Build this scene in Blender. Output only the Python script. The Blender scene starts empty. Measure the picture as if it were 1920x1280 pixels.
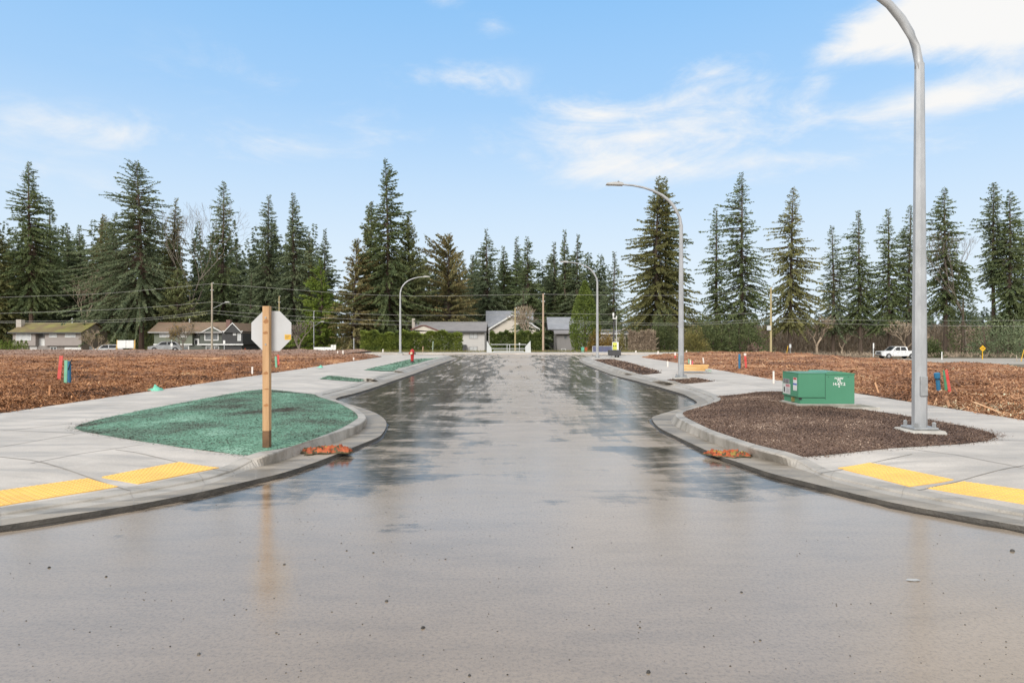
import bpy, math, random
import numpy as np
from mathutils import Vector, Matrix, noise
from mathutils.geometry import delaunay_2d_cdt

D = bpy.data
sc = bpy.context.scene
col = sc.collection
R = math.radians

# ------------------------------------------------------------------ camera
F, CX, HY, CAMZ = 1220.0, 960.0, 633.0, 1.6      # focal length, centre and horizon of the 1920 px photograph
cam_d = D.cameras.new("camera")
cam = D.objects.new("camera", cam_d)
col.objects.link(cam)
cam.location = (0, 0, CAMZ)
cam.rotation_euler = (R(90), 0, 0)
cam_d.sensor_width = 36
cam_d.lens = 36 * F / 1920
cam_d.shift_y = -(640 - HY) / 1920
cam_d.clip_start = 0.05
cam_d.clip_end = 6000
sc.camera = cam

# ------------------------------------------------------------------ world, sun, exposure
SUN_EL, SUN_ROT = R(31), R(208)                   # soft sun behind the camera, over the left shoulder
SKY_STRENGTH, SUN_STRENGTH, SUN_ANGLE, EXPOSURE = 0.12, 2.4, 30, 0.42
world = D.worlds.new("World")
sc.world = world
world.use_nodes = True
wt = world.node_tree
wt.nodes.clear()


def nd(nt, kind, ins=None, **props):
    n = nt.nodes.new(kind)
    for k, v in props.items():
        setattr(n, k, v)
    for k, v in (ins or {}).items():
        s = n.inputs[k]
        if hasattr(v, "bl_idname") and hasattr(v, "is_output"):
            nt.links.new(v, s)
        else:
            s.default_value = v
    return n


def mth(nt, op, a, b=None, c=None, clamp=False):
    n = nt.nodes.new("ShaderNodeMath")
    n.operation = op
    n.use_clamp = clamp
    for i, v in enumerate((a, b, c)):
        if v is None:
            continue
        if isinstance(v, (int, float)):
            n.inputs[i].default_value = v
        else:
            nt.links.new(v, n.inputs[i])
    return n.outputs[0]


def ramp(nt, fac, stops):
    n = nt.nodes.new("ShaderNodeValToRGB")
    e = n.color_ramp.elements
    while len(e) < len(stops):
        e.new(0.5)
    for el, (p, c) in zip(e, stops):
        el.position = p
        el.color = (c, c, c, 1) if isinstance(c, (int, float)) else (*c, 1)
    nt.links.new(fac, n.inputs[0])
    return n.outputs[0]


def mixc(nt, fac, a, b, blend='MIX'):
    n = nt.nodes.new("ShaderNodeMix")
    n.data_type = 'RGBA'
    n.blend_type = blend
    for s, v in ((n.inputs[0], fac), (n.inputs[6], a), (n.inputs[7], b)):
        if isinstance(v, (int, float)):
            s.default_value = v
        elif isinstance(v, tuple):
            s.default_value = (*v, 1) if len(v) == 3 else v
        else:
            nt.links.new(v, s)
    return n.outputs[2]


def sky():
    nt = wt
    st = nd(nt, "ShaderNodeTexSky", sky_type='NISHITA', sun_disc=False, sun_elevation=SUN_EL, sun_rotation=SUN_ROT,
            altitude=60, air_density=1.0, dust_density=0.6, ozone_density=2.5)
    tc = nd(nt, "ShaderNodeTexCoord")
    dirv = tc.outputs["Generated"]
    sep = nd(nt, "ShaderNodeSeparateXYZ", {0: dirv})
    z = mth(nt, 'MAXIMUM', sep.outputs[2], 0.0)
    # the photograph's blue is lighter and cleaner than the clear-sky model: thin high veil over everything
    veil = ramp(nt, z, [(0.0, 0.92), (0.30, 0.88), (0.75, 0.80)])
    base = mixc(nt, veil, st.outputs[0], (1.85, 3.75, 6.2))
    hor = ramp(nt, z, [(0.0, 1.0), (0.11, 0.88), (0.21, 0.58), (0.33, 0.20), (0.46, 0.0)])
    base = mixc(nt, hor, base, (4.95, 5.6, 6.1))
    # clouds lie on a plane overhead: project the direction on it
    zz = mth(nt, 'ADD', z, 0.10)
    px = mth(nt, 'DIVIDE', sep.outputs[0], zz)
    py = mth(nt, 'DIVIDE', sep.outputs[1], zz)
    cp = nd(nt, "ShaderNodeCombineXYZ", {0: px, 1: py})
    n1 = nd(nt, "ShaderNodeTexNoise", {"Vector": cp.outputs[0], "Scale": 1.5, "Detail": 9.0, "Roughness": 0.55, "Distortion": 0.35})

    def blob(x, y, rx, ry, edge=1.0):
        c = Vector(((x - CX) / F, 1, (HY - y) / F)).normalized()
        rx, ry = rx / F * c.y, ry / F * c.y
        sub = nd(nt, "ShaderNodeVectorMath", {0: dirv, 1: tuple(c)}, operation='SUBTRACT')
        mul = nd(nt, "ShaderNodeVectorMath", {0: sub.outputs[0], 1: (1 / rx, 1.2, 1 / ry)}, operation='MULTIPLY')
        ln = nd(nt, "ShaderNodeVectorMath", {0: mul.outputs[0]}, operation='LENGTH')
        return mth(nt, 'SMOOTH_MAX', mth(nt, 'SUBTRACT', 1.0, ln.outputs["Value"]), 0.0, 0.25)
    acc = None
    for (x, y, rx, ry, wgt) in ((1860, -5, 240, 105, 2.0), (1990, 20, 190, 90, 1.2), (1640, 60, 120, 56, 0.75), (1560, 112, 70, 32, .6),
                                (1790, 180, 230, 50, 1.0), (1530, 160, 40, 26, .4), (1480, 240, 430, 36, .30),
                                (1340, 135, 140, 48, .62), (1130, 215, 190, 56, .85), (1360, 215, 200, 72, .95), (1060, 275, 280, 56, .55),
                                (1480, 300, 360, 46, .75), (1180, 320, 230, 44, .68), (925, 45, 60, 34, .34), (830, 0, 80, 16, .35),
                                (880, 150, 200, 46, .42), (250, 255, 460, 64, .42), (60, 330, 300, 60, .30), (560, 150, 320, 90, .26), (700, 250, 300, 60, .28)):
        b = mth(nt, 'MULTIPLY', blob(x, y, rx, ry), wgt)
        acc = b if acc is None else mth(nt, 'ADD', acc, b)
    mpc = nd(nt, "ShaderNodeMapping", {"Vector": dirv, "Rotation": (0, R(-14), 0), "Scale": (1.0, 1.0, 2.6)})
    n2 = nd(nt, "ShaderNodeTexNoise", {"Vector": mpc.outputs[0], "Scale": 4.2, "Detail": 12.0, "Roughness": 0.62, "Distortion": 0.9})
    n4 = nd(nt, "ShaderNodeTexNoise", {"Vector": mpc.outputs[0], "Scale": 14.0, "Detail": 10.0, "Roughness": 0.65, "Distortion": 0.5})
    nz = mth(nt, 'ADD', mth(nt, 'MULTIPLY', n2.outputs[0], 0.68), mth(nt, 'MULTIPLY', n4.outputs[0], 0.32))
    val = mth(nt, 'MULTIPLY_ADD', mth(nt, 'ADD', nz, -0.5), 3.4, acc)
    soft = nd(nt, "ShaderNodeMapRange", {"Value": val, "From Min": 0.05, "From Max": 1.25}, interpolation_type='SMOOTHSTEP')
    dens = mth(nt, 'MULTIPLY', soft.outputs[0], mth(nt, 'MULTIPLY', acc, 3.0, clamp=True))
    # a scatter of thin cloud over the rest of the sky, also outside the picture
    out = mixc(nt, dens, base, (5.9, 5.88, 5.82))
    # unseen bright broken cloud, added overhead and behind the camera for soft fill light
    wide = ramp(nt, n1.outputs[0], [(0.33, 0.35), (0.55, 1.0)])
    up = ramp(nt, z, [(0.47, 0.0), (0.66, 1.0)])
    back = ramp(nt, sep.outputs[1], [(0.30, 1.0), (0.55, 0.0)])
    over = mth(nt, 'MULTIPLY', wide, mth(nt, 'MAXIMUM', up, back))
    out = mixc(nt, over, out, (8.6, 8.4, 8.1))
    bg = nd(nt, "ShaderNodeBackground", {"Color": out, "Strength": SKY_STRENGTH})
    wo = nd(nt, "ShaderNodeOutputWorld", {"Surface": bg.outputs[0]})


sky()
sun_d = D.lights.new("sun", 'SUN')
sun_d.energy = SUN_STRENGTH
sun_d.angle = R(SUN_ANGLE)
sun_d.color = (1.0, 0.95, 0.88)
sun = D.objects.new("sun", sun_d)
col.objects.link(sun)
sun.location = (0, 0, 60)
sv = Vector((math.sin(SUN_ROT) * math.cos(SUN_EL), math.cos(SUN_ROT) * math.cos(SUN_EL), math.sin(SUN_EL)))
sun.rotation_euler = (-sv).to_track_quat('-Z', 'Y').to_euler()

sc.render.engine = 'CYCLES'
sc.view_settings.view_transform = 'Standard'
sc.view_settings.look = 'None'
sc.view_settings.exposure = EXPOSURE
sc.view_settings.gamma = 1.0
sc.cycles.use_denoising = True
sc.cycles.max_bounces = 6
sc.cycles.diffuse_bounces = 3
sc.cycles.glossy_bounces = 3
sc.cycles.transparent_max_bounces = 4
sc.cycles.use_adaptive_sampling = True
sc.cycles.adaptive_threshold = 0.01

# ------------------------------------------------------------------ helpers
rng = np.random.default_rng(7)


def G(px, py, z=0.0):
    """ground point under a pixel of the photograph, on the level z"""
    Y = F * (CAMZ - z) / (py - HY)
    return ((px - CX) / F * Y, Y)


def P(px, py, Y):
    return ((px - CX) / F * Y, Y, CAMZ - (py - HY) / F * Y)


def sm(a, b, x):
    t = np.clip((np.asarray(x, float) - a) / (b - a), 0, 1)
    return t * t * (3 - 2 * t)


def tag(o, label=None, cat=None, group=None, kind=None):
    for k, v in (("label", label), ("category", cat), ("group", group), ("kind", kind)):
        if v:
            o[k] = v
    return o


def thing(name, label, cat, loc=(0, 0, 0), rz=0.0, group=None):
    o = D.objects.new(name, None)
    o.empty_display_size = 0.2
    col.objects.link(o)
    o.location = loc
    o.rotation_euler = (0, 0, rz)
    return tag(o, label, cat, group)


def link_mesh(name, me, mats, parent=None, smooth=False):
    for m in (mats if isinstance(mats, (list, tuple)) else [mats]):
        me.materials.append(m)
    if smooth:
        me.polygons.foreach_set("use_smooth", [True] * len(me.polygons))
    o = D.objects.new(name, me)
    col.objects.link(o)
    if parent is not None:
        o.parent = parent
    return o


def dup(root, loc, rz=None, label=None, scale=None):
    def rec(o, par):
        c = o.copy()
        col.objects.link(c)
        if par is not None:
            c.parent = par
        for ch in list(o.children):
            rec(ch, c)
        return c
    r = rec(root, None)
    r.location = loc
    if rz is not None:
        r.rotation_euler = (0, 0, rz)
    if label:
        r["label"] = label
    if scale:
        r.scale = (scale,) * 3
    return r


class MB:
    """collects boxes, bars and tubes and links them as one mesh"""

    def __init__(self, off=(0, 0, 0)):
        self.v, self.f, self.mi, self.off, self.cur = [], [], [], off, 0

    def add(self, vs, fs):
        b = len(self.v)
        self.v += [tuple(p) for p in vs]
        self.f += [tuple(b + i for i in f) for f in fs]
        self.mi += [self.cur] * len(fs)
        return self

    def poly(self, pts):
        return self.add(pts, [tuple(range(len(pts)))])

    def box(self, x0, x1, y0, y1, z0, z1, mtx=None):
        vs = [(x, y, z) for z in (z0, z1) for (x, y) in ((x0, y0), (x1, y0), (x1, y1), (x0, y1))]
        if mtx is not None:
            vs = [mtx @ Vector(p) for p in vs]
        return self.add(vs, [(3, 2, 1, 0), (4, 5, 6, 7), (0, 1, 5, 4), (1, 2, 6, 5), (2, 3, 7, 6), (3, 0, 4, 7)])

    def bbox(self, x0, x1, y0, y1, z0, z1, b=0.01, mtx=None):
        """box with chamfered edges"""
        vs, fs = [], []
        for z, i in ((z0, b), (z0 + b, 0), (z1 - b, 0), (z1, b)):
            vs += [(x0 + i + b * (i == 0), y0 + i, z), (x1 - i - b * (i == 0), y0 + i, z), (x1 - i, y0 + i + b * (i == 0), z), (x1 - i, y1 - i - b * (i == 0), z),
                   (x1 - i - b * (i == 0), y1 - i, z), (x0 + i + b * (i == 0), y1 - i, z), (x0 + i, y1 - i - b * (i == 0), z), (x0 + i, y0 + i + b * (i == 0), z)]
        for r in range(3):
            for k in range(8):
                a, c = r * 8 + k, r * 8 + (k + 1) % 8
                fs.append((a, c, c + 8, a + 8))
        fs += [tuple(range(7, -1, -1)), tuple(range(24, 32))]
        if mtx is not None:
            vs = [mtx @ Vector(p) for p in vs]
        return self.add(vs, fs)

    def tube(self, pts, rad, n=8, cap=True, flat=None):
        pts = [Vector(p) for p in pts]
        rad = rad if isinstance(rad, (list, tuple)) else [rad] * len(pts)
        vs, fs, up = [], [], Vector((0.0, 0.0, 1.0))
        for i, p in enumerate(pts):
            d = (pts[min(i + 1, len(pts) - 1)] - pts[max(i - 1, 0)]).normalized()
            ref = Vector((0, 1, 0)) if abs(d.z) > 0.9 else up
            a = d.cross(ref).normalized()
            b = a.cross(d).normalized()
            for k in range(n):
                t = 2 * math.pi * (k + 0.5) / n
                vs.append(p + (a * math.cos(t) + b * math.sin(t)) * rad[i])
        for i in range(len(pts) - 1):
            for k in range(n):
                q = i * n + k
                w = i * n + (k + 1) % n
                fs.append((q, w, w + n, q + n))
        if cap:
            fs += [tuple(range(n - 1, -1, -1)), tuple(range(len(vs) - n, len(vs)))]
        return self.add(vs, fs)

    def lathe(self, prof, n=16, c=(0, 0), axis='Z', org=(0, 0, 0)):
        vs, fs = [], []
        for r, z in prof:
            for k in range(n):
                t = 2 * math.pi * k / n
                x, y = r * math.cos(t), r * math.sin(t)
                if axis == 'Z':
                    vs.append((org[0] + x, org[1] + y, org[2] + z))
                elif axis == 'Y':
                    vs.append((org[0] + x, org[1] + z, org[2] + y))
                else:
                    vs.append((org[0] + z, org[1] + x, org[2] + y))
        for i in range(len(prof) - 1):
            for k in range(n):
                q, w = i * n + k, i * n + (k + 1) % n
                fs.append((q, w, w + n, q + n))
        fs += [tuple(range(n - 1, -1, -1)), tuple(range(len(vs) - n, len(vs)))]
        return self.add(vs, fs)

    def extr(self, pts, vec):
        """flat polygon pushed along vec into a solid"""
        n = len(pts)
        v = Vector(vec)
        vs = [Vector(p) for p in pts] + [Vector(p) + v for p in pts]
        return self.add(vs, [tuple(range(n - 1, -1, -1)), tuple(range(n, 2 * n))] + [(i, (i + 1) % n, n + (i + 1) % n, n + i) for i in range(n)])

    def build(self, name, mats, parent=None, smooth=False, fix=True):
        me = D.meshes.new(name)
        ox, oy, oz = self.off
        me.from_pydata([(x - ox, y - oy, z - oz) for x, y, z in self.v], [], self.f)
        me.polygons.foreach_set("material_index", self.mi)
        if fix:
            import bmesh
            bm = bmesh.new()
            bm.from_mesh(me)
            bmesh.ops.recalc_face_normals(bm, faces=bm.faces)
            bm.to_mesh(me)
            bm.free()
        return link_mesh(name, me, mats, parent, smooth)


def fast_mesh(name, verts, faces, mi=None):
    """verts (n,3), faces (m,k) as numpy arrays"""
    me = D.meshes.new(name)
    k = faces.shape[1]
    me.vertices.add(len(verts))
    me.vertices.foreach_set("co", np.asarray(verts, np.float32).ravel())
    me.loops.add(faces.size)
    me.loops.foreach_set("vertex_index", faces.astype(np.int32).ravel())
    me.polygons.add(len(faces))
    me.polygons.foreach_set("loop_start", np.arange(0, faces.size, k, dtype=np.int32))
    if mi is not None:
        me.polygons.foreach_set("material_index", np.asarray(mi, np.int32))
    me.update(calc_edges=True)
    me.validate()
    return me


# ------------------------------------------------------------------ materials
def mat(name, c, rough=0.6, c2=None, vs=3.0, bump=0.0, bs=40.0, metal=0.0, island=0.0, stretch=(1, 1, 1), detail=5.0, lo=0.35, hi=0.65, spec=0.5, emit=None, trans=0.0):
    """procedural material: two base colours mixed by noise, a fine bump, optional spread from one loose piece to the next"""
    m = D.materials.new(name)
    m.use_nodes = True
    nt = m.node_tree
    b = nt.nodes["Principled BSDF"]
    tc = nd(nt, "ShaderNodeTexCoord")
    mp = nd(nt, "ShaderNodeMapping", {"Vector": tc.outputs["Object"], "Scale": stretch})
    c2 = c2 or tuple(x * 0.72 for x in c)
    nz = nd(nt, "ShaderNodeTexNoise", {"Vector": mp.outputs[0], "Scale": vs, "Detail": detail, "Roughness": 0.6})
    f = ramp(nt, nz.outputs[0], [(lo, 0.0), (hi, 1.0)])
    cc = mixc(nt, f, c, c2)
    if island:
        ge = nd(nt, "ShaderNodeNewGeometry")
        k = mth(nt, 'MULTIPLY_ADD', ge.outputs["Random Per Island"], 2 * island, 1 - island)
        cc = mixc(nt, 1.0, cc, nd(nt, "ShaderNodeCombineXYZ", {0: k, 1: k, 2: k}).outputs[0], 'MULTIPLY')
    nt.links.new(cc, b.inputs["Base Color"])
    b.inputs["Roughness"].default_value = rough
    b.inputs["Metallic"].default_value = metal
    b.inputs["Specular IOR Level"].default_value = spec
    if bump:
        bn = nd(nt, "ShaderNodeTexNoise", {"Vector": mp.outputs[0], "Scale": bs, "Detail": 4.0})
        bp = nd(nt, "ShaderNodeBump", {"Height": bn.outputs[0], "Strength": bump, "Distance": 0.02})
        nt.links.new(bp.outputs[0], b.inputs["Normal"])
    return m


def foliage(name, c, c2, island=0.35, vs=0.45):
    m = mat(name, c, 0.65, c2, vs, island=island, spec=0.25, lo=0.38, hi=0.62)
    nt = m.node_tree
    b, o = nt.nodes["Principled BSDF"], nt.nodes["Material Output"]
    tr = nd(nt, "ShaderNodeBsdfTranslucent")
    nt.links.new(b.inputs["Base Color"].links[0].from_socket, tr.inputs[0])
    mx = nd(nt, "ShaderNodeMixShader", {0: 0.45, 1: b.outputs[0], 2: tr.outputs[0]})
    nt.links.new(mx.outputs[0], o.inputs[0])
    return m


def road_material():
    m = D.materials.new("wet_asphalt")
    m.use_nodes = True
    nt = m.node_tree
    b = nt.nodes["Principled BSDF"]
    pos = nd(nt, "ShaderNodeNewGeometry").outputs["Position"]
    sep = nd(nt, "ShaderNodeSeparateXYZ", {0: pos})
    mp = nd(nt, "ShaderNodeMapping", {"Vector": pos, "Scale": (0.42, 1.0, 1)})
    n1 = nd(nt, "ShaderNodeTexNoise", {"Vector": mp.outputs[0], "Scale": 1.25, "Detail": 10.0, "Roughness": 0.68, "Distortion": 0.4})
    mp2 = nd(nt, "ShaderNodeMapping", {"Vector": pos, "Rotation": (0, 0, 0.06), "Scale": (1.9, 0.20, 1)})
    n2 = nd(nt, "ShaderNodeTexNoise", {"Vector": mp2.outputs[0], "Scale": 1.1, "Detail": 10.0, "Roughness": 0.70, "Distortion": 0.3})
    n3 = nd(nt, "ShaderNodeTexNoise", {"Vector": pos, "Scale": 0.16, "Detail": 3.0})
    # rinsed, dark asphalt lies beside the kerbs and up the side street; silt film covers the rest
    ay = ramp(nt, mth(nt, 'MULTIPLY', sep.outputs[1], 0.0125), [(0.050, 0.0), (0.085, 0.88), (0.15, 1.0), (0.30, 1.0), (0.62, 0.86), (0.85, 0.6)])
    ax = mth(nt, 'ABSOLUTE', mth(nt, 'ADD', sep.outputs[0], -0.35))
    ax = ramp(nt, mth(nt, 'MULTIPLY', ax, 0.1), [(0.05, 0.50), (0.16, 0.88), (0.30, 1.0)])
    zone = mth(nt, 'MULTIPLY', ay, ax)
    along = ramp(nt, mth(nt, 'MULTIPLY', sep.outputs[1], 0.0125), [(0.09, 0.22), (0.20, 0.45), (0.36, 0.85)])
    mixn = mth(nt, 'ADD', mth(nt, 'MULTIPLY', n1.outputs[0], mth(nt, 'SUBTRACT', 1.0, along)), mth(nt, 'MULTIPLY', n2.outputs[0], along))
    wet = mth(nt, 'ADD', mixn, mth(nt, 'MULTIPLY_ADD', zone, 0.305, -0.22))
    wet = ramp(nt, wet, [(0.472, 0.0), (0.512, 0.5), (0.565, 1.0)])
    big = ramp(nt, n3.outputs[0], [(0.35, 0.0), (0.65, 1.0)])
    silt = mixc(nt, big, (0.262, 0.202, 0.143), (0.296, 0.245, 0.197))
    fine = nd(nt, "ShaderNodeTexNoise", {"Vector": pos, "Scale": 42.0, "Detail": 4.0, "Roughness": 0.85})
    grit = ramp(nt, fine.outputs[0], [(0.28, 0.58), (0.5, 1.0), (0.68, 1.10), (0.78, 1.35)])
    mp4 = nd(nt, "ShaderNodeMapping", {"Vector": pos, "Scale": (0.7, 2.2, 1)})
    n4 = nd(nt, "ShaderNodeTexNoise", {"Vector": mp4.outputs[0], "Scale": 1.6, "Detail": 7.0, "Roughness": 0.72})
    thick = ramp(nt, mth(nt, 'MULTIPLY', sep.outputs[1], 0.0125), [(0.06, 0.95), (0.14, 1.25), (0.45, 1.45)])  # silt lightened up the street: rough reflection of pale sky put into the colour
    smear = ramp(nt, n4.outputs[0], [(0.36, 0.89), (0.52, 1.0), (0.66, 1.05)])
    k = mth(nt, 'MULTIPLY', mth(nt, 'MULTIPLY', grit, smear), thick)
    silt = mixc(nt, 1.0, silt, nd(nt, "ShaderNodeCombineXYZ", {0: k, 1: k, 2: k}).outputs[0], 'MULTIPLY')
    n5 = nd(nt, "ShaderNodeTexNoise", {"Vector": mp4.outputs[0], "Scale": 7.0, "Detail": 5.0, "Roughness": 0.7})
    wet = mth(nt, 'MULTIPLY', wet, ramp(nt, n5.outputs[0], [(0.36, 0.45), (0.52, 1.0)]))
    colr = mixc(nt, wet, silt, (0.036, 0.030, 0.024))
    nt.links.new(colr, b.inputs["Base Color"])
    dry = ramp(nt, mth(nt, 'MULTIPLY', sep.outputs[1], 0.0125), [(0.07, 0.0), (0.14, 0.12), (0.5, 0.20)])
    rg = mth(nt, 'ADD', mth(nt, 'MULTIPLY_ADD', n4.outputs[0], 0.20, 0.025), dry)
    rg = nd(nt, "ShaderNodeMix", {0: wet, 2: rg, 3: 0.14}).outputs[0]
    nt.links.new(rg, b.inputs["Roughness"])
    b.inputs["Specular IOR Level"].default_value = 0.75
    vo = nd(nt, "ShaderNodeTexVoronoi", {"Vector": pos, "Scale": 70.0})
    h = mth(nt, 'ADD', mth(nt, 'MULTIPLY', vo.outputs[0], 0.5), fine.outputs[0])
    bp = nd(nt, "ShaderNodeBump", {"Height": h, "Strength": mth(nt, 'MULTIPLY', mth(nt, 'MULTIPLY_ADD', dry, 0.5, 0.052), mth(nt, 'MULTIPLY_ADD', wet, -0.85, 1.0)), "Distance": 0.01})
    nt.links.new(bp.outputs[0], b.inputs["Normal"])
    return m


def concrete_material(name, c, damp, dampamt=0.5):
    m = D.materials.new(name)
    m.use_nodes = True
    nt = m.node_tree
    b = nt.nodes["Principled BSDF"]
    pos = nd(nt, "ShaderNodeNewGeometry").outputs["Position"]
    n1 = nd(nt, "ShaderNodeTexNoise", {"Vector": pos, "Scale": 0.7, "Detail": 6.0, "Roughness": 0.6})
    mp = nd(nt, "ShaderNodeMapping", {"Vector": pos, "Rotation": (0, 0, 0.25), "Scale": (0.55, 2.6, 1)})
    n2 = nd(nt, "ShaderNodeTexNoise", {"Vector": mp.outputs[0], "Scale": 1.3, "Detail": 8.0, "Roughness": 0.66})
    n3 = nd(nt, "ShaderNodeTexNoise", {"Vector": pos, "Scale": 60.0, "Detail": 3.0, "Roughness": 0.7})
    f1 = ramp(nt, n1.outputs[0], [(0.35, 0.0), (0.65, 1.0)])
    cc = mixc(nt, f1, c, tuple(x * 0.74 for x in c))
    f2 = ramp(nt, n2.outputs[0], [(0.46, 0.0), (0.60, dampamt)])
    cc = mixc(nt, f2, cc, damp)
    k = ramp(nt, n3.outputs[0], [(0.3, 0.86), (0.7, 1.08)])
    cc = mixc(nt, 1.0, cc, k, 'MULTIPLY')
    nt.links.new(cc, b.inputs["Base Color"])
    rg = mth(nt, 'MULTIPLY_ADD', f2, -0.25, 0.62)
    nt.links.new(rg, b.inputs["Roughness"])
    bp = nd(nt, "ShaderNodeBump", {"Height": n3.outputs[0], "Strength": 0.18, "Distance": 0.01})
    nt.links.new(bp.outputs[0], b.inputs["Normal"])
    return m


def chip_material(name, stops, vs=0.35, rough=0.75, bias=0.55, grey=None, amp=1.4):
    """loose bits: each its own shade, drifting over the field"""
    m = D.materials.new(name)
    m.use_nodes = True
    nt = m.node_tree
    b = nt.nodes["Principled BSDF"]
    ge = nd(nt, "ShaderNodeNewGeometry")
    nz = nd(nt, "ShaderNodeTexNoise", {"Vector": ge.outputs["Position"], "Scale": vs, "Detail": 5.0, "Roughness": 0.6})
    f = mth(nt, 'MULTIPLY_ADD', ge.outputs["Random Per Island"], bias, mth(nt, 'MULTIPLY_ADD', nz.outputs[0], amp, 0.25 - amp * 0.5 - bias * 0.25), clamp=True)
    cc = ramp(nt, f, stops)
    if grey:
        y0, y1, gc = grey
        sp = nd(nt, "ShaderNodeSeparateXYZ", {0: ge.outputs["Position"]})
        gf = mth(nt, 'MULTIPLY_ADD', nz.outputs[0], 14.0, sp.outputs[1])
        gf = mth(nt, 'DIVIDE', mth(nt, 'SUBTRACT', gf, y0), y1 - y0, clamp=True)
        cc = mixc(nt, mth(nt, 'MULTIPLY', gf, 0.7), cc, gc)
    nt.links.new(cc, b.inputs["Base Color"])
    b.inputs["Roughness"].default_value = rough
    b.inputs["Specular IOR Level"].default_value = 0.3
    n3 = nd(nt, "ShaderNodeTexNoise", {"Vector": ge.outputs["Position"], "Scale": 30.0, "Detail": 4.0})
    bp = nd(nt, "ShaderNodeBump", {"Height": n3.outputs[0], "Strength": 0.5, "Distance": 0.03})
    nt.links.new(bp.outputs[0], b.inputs["Normal"])
    return m


M = {}
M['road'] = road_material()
M['walk'] = concrete_material("sidewalk_concrete", (0.52, 0.475, 0.425), (0.30, 0.27, 0.235), 0.6)
M['kerb'] = concrete_material("kerb_concrete", (0.40, 0.37, 0.33), (0.19, 0.17, 0.14), 0.75)
M['pan'] = concrete_material("gutter_concrete", (0.32, 0.28, 0.23), (0.125, 0.105, 0.08), 0.85)
M['joint'] = mat("joint", (0.31, 0.285, 0.255), 0.8)
M['lipface'] = mat("gutter_edge", (0.085, 0.075, 0.062), 0.5, (0.045, 0.04, 0.034), 6.0, bump=0.4)
M['dirt'] = mat("bare_ground", (0.16, 0.12, 0.085), 0.9, (0.10, 0.09, 0.05), 0.25, bump=0.4, bs=3)
M['gravelroad'] = mat("pale_road", (0.36, 0.335, 0.30), 0.7, (0.27, 0.25, 0.22), 0.3, stretch=(0.3, 1, 1))
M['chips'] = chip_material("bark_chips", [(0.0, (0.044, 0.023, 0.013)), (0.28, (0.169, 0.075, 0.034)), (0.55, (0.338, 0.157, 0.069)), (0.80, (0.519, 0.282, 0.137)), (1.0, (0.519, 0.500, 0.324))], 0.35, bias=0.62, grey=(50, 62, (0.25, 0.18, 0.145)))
M['chips_r'] = chip_material("bark_chips_dark", [(0.0, (0.046, 0.026, 0.016)), (0.28, (0.163, 0.074, 0.037)), (0.55, (0.318, 0.151, 0.074)), (0.82, (0.501, 0.286, 0.154)), (1.0, (0.501, 0.508, 0.361))], 0.35, bias=0.75)
M['seed'] = chip_material("hydroseed", [(0.0, (0.038, 0.029, 0.021)), (0.16, (0.066, 0.061, 0.044)), (0.36, (0.099, 0.156, 0.114)), (0.75, (0.137, 0.278, 0.197)), (1.0, (0.235, 0.391, 0.299))], 0.75, 0.85, bias=0.62, amp=2.3)
M['soil'] = chip_material("planting_bark", [(0.0, (0.028, 0.017, 0.012)), (0.3, (0.099, 0.060, 0.044)), (0.6, (0.167, 0.107, 0.076)), (0.88, (0.262, 0.179, 0.130)), (1.0, (0.524, 0.402, 0.311))], 0.7, 0.85, bias=0.85)

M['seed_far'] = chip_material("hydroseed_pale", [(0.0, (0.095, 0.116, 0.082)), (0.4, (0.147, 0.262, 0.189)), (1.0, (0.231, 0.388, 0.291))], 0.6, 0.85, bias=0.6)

# ------------------------------------------------------------------ terrain
def gz(x, y):
    """height of the bare ground"""
    x, y = np.asarray(x, float), np.asarray(y, float)
    w = sm(12, 40, np.abs(x))
    t = sm(70, 112, y)
    t = np.maximum(t, sm(27, 52, x) * sm(10, 35, y))
    return -0.08 - (0.85 + 0.85 * w) * t


def gzf(x, y):
    return float(gz(x, y))


def grid_mesh(name, xs, ys, zf):
    X, Y = np.meshgrid(xs, ys)
    Z = zf(X, Y)
    v = np.stack([X, Y, Z], -1).reshape(-1, 3)
    nx, ny = len(xs), len(ys)
    i = np.arange(nx - 1)[None, :] + np.arange(ny - 1)[:, None] * nx
    f = np.stack([i, i + 1, i + 1 + nx, i + nx], -1).reshape(-1, 4)
    return v, f


xs = np.concatenate([-np.geomspace(3000, 160, 9)[:-1], np.arange(-160, 161, 3.0), np.geomspace(160, 3000, 9)[1:]])
ys = np.concatenate([[-300, -100, -40], np.arange(-10, 160, 3.0), np.geomspace(160, 4000, 10)[0:]])
v, f = grid_mesh("ground", xs, ys, gz)
tag(link_mesh("ground", fast_mesh("ground", v, f), M['dirt']), kind="structure")

# asphalt: the cross street the camera stands in, the side street ahead, the tee at its end
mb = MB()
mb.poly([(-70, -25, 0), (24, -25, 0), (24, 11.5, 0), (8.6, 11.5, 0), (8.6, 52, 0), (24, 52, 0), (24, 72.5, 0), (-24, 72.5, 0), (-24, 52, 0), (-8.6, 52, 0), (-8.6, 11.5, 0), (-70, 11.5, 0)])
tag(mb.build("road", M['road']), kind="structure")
# pale road far off on the right, running across
xs = np.arange(34, 220, 4.0)
ys = np.arange(82.5, 108, 3.0)
v, f = grid_mesh("far_road", xs, ys, lambda X, Y: gz(X, Y) + 0.02)
tag(link_mesh("far_road", fast_mesh("far_road", v, f), M['gravelroad']), kind="structure")


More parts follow.
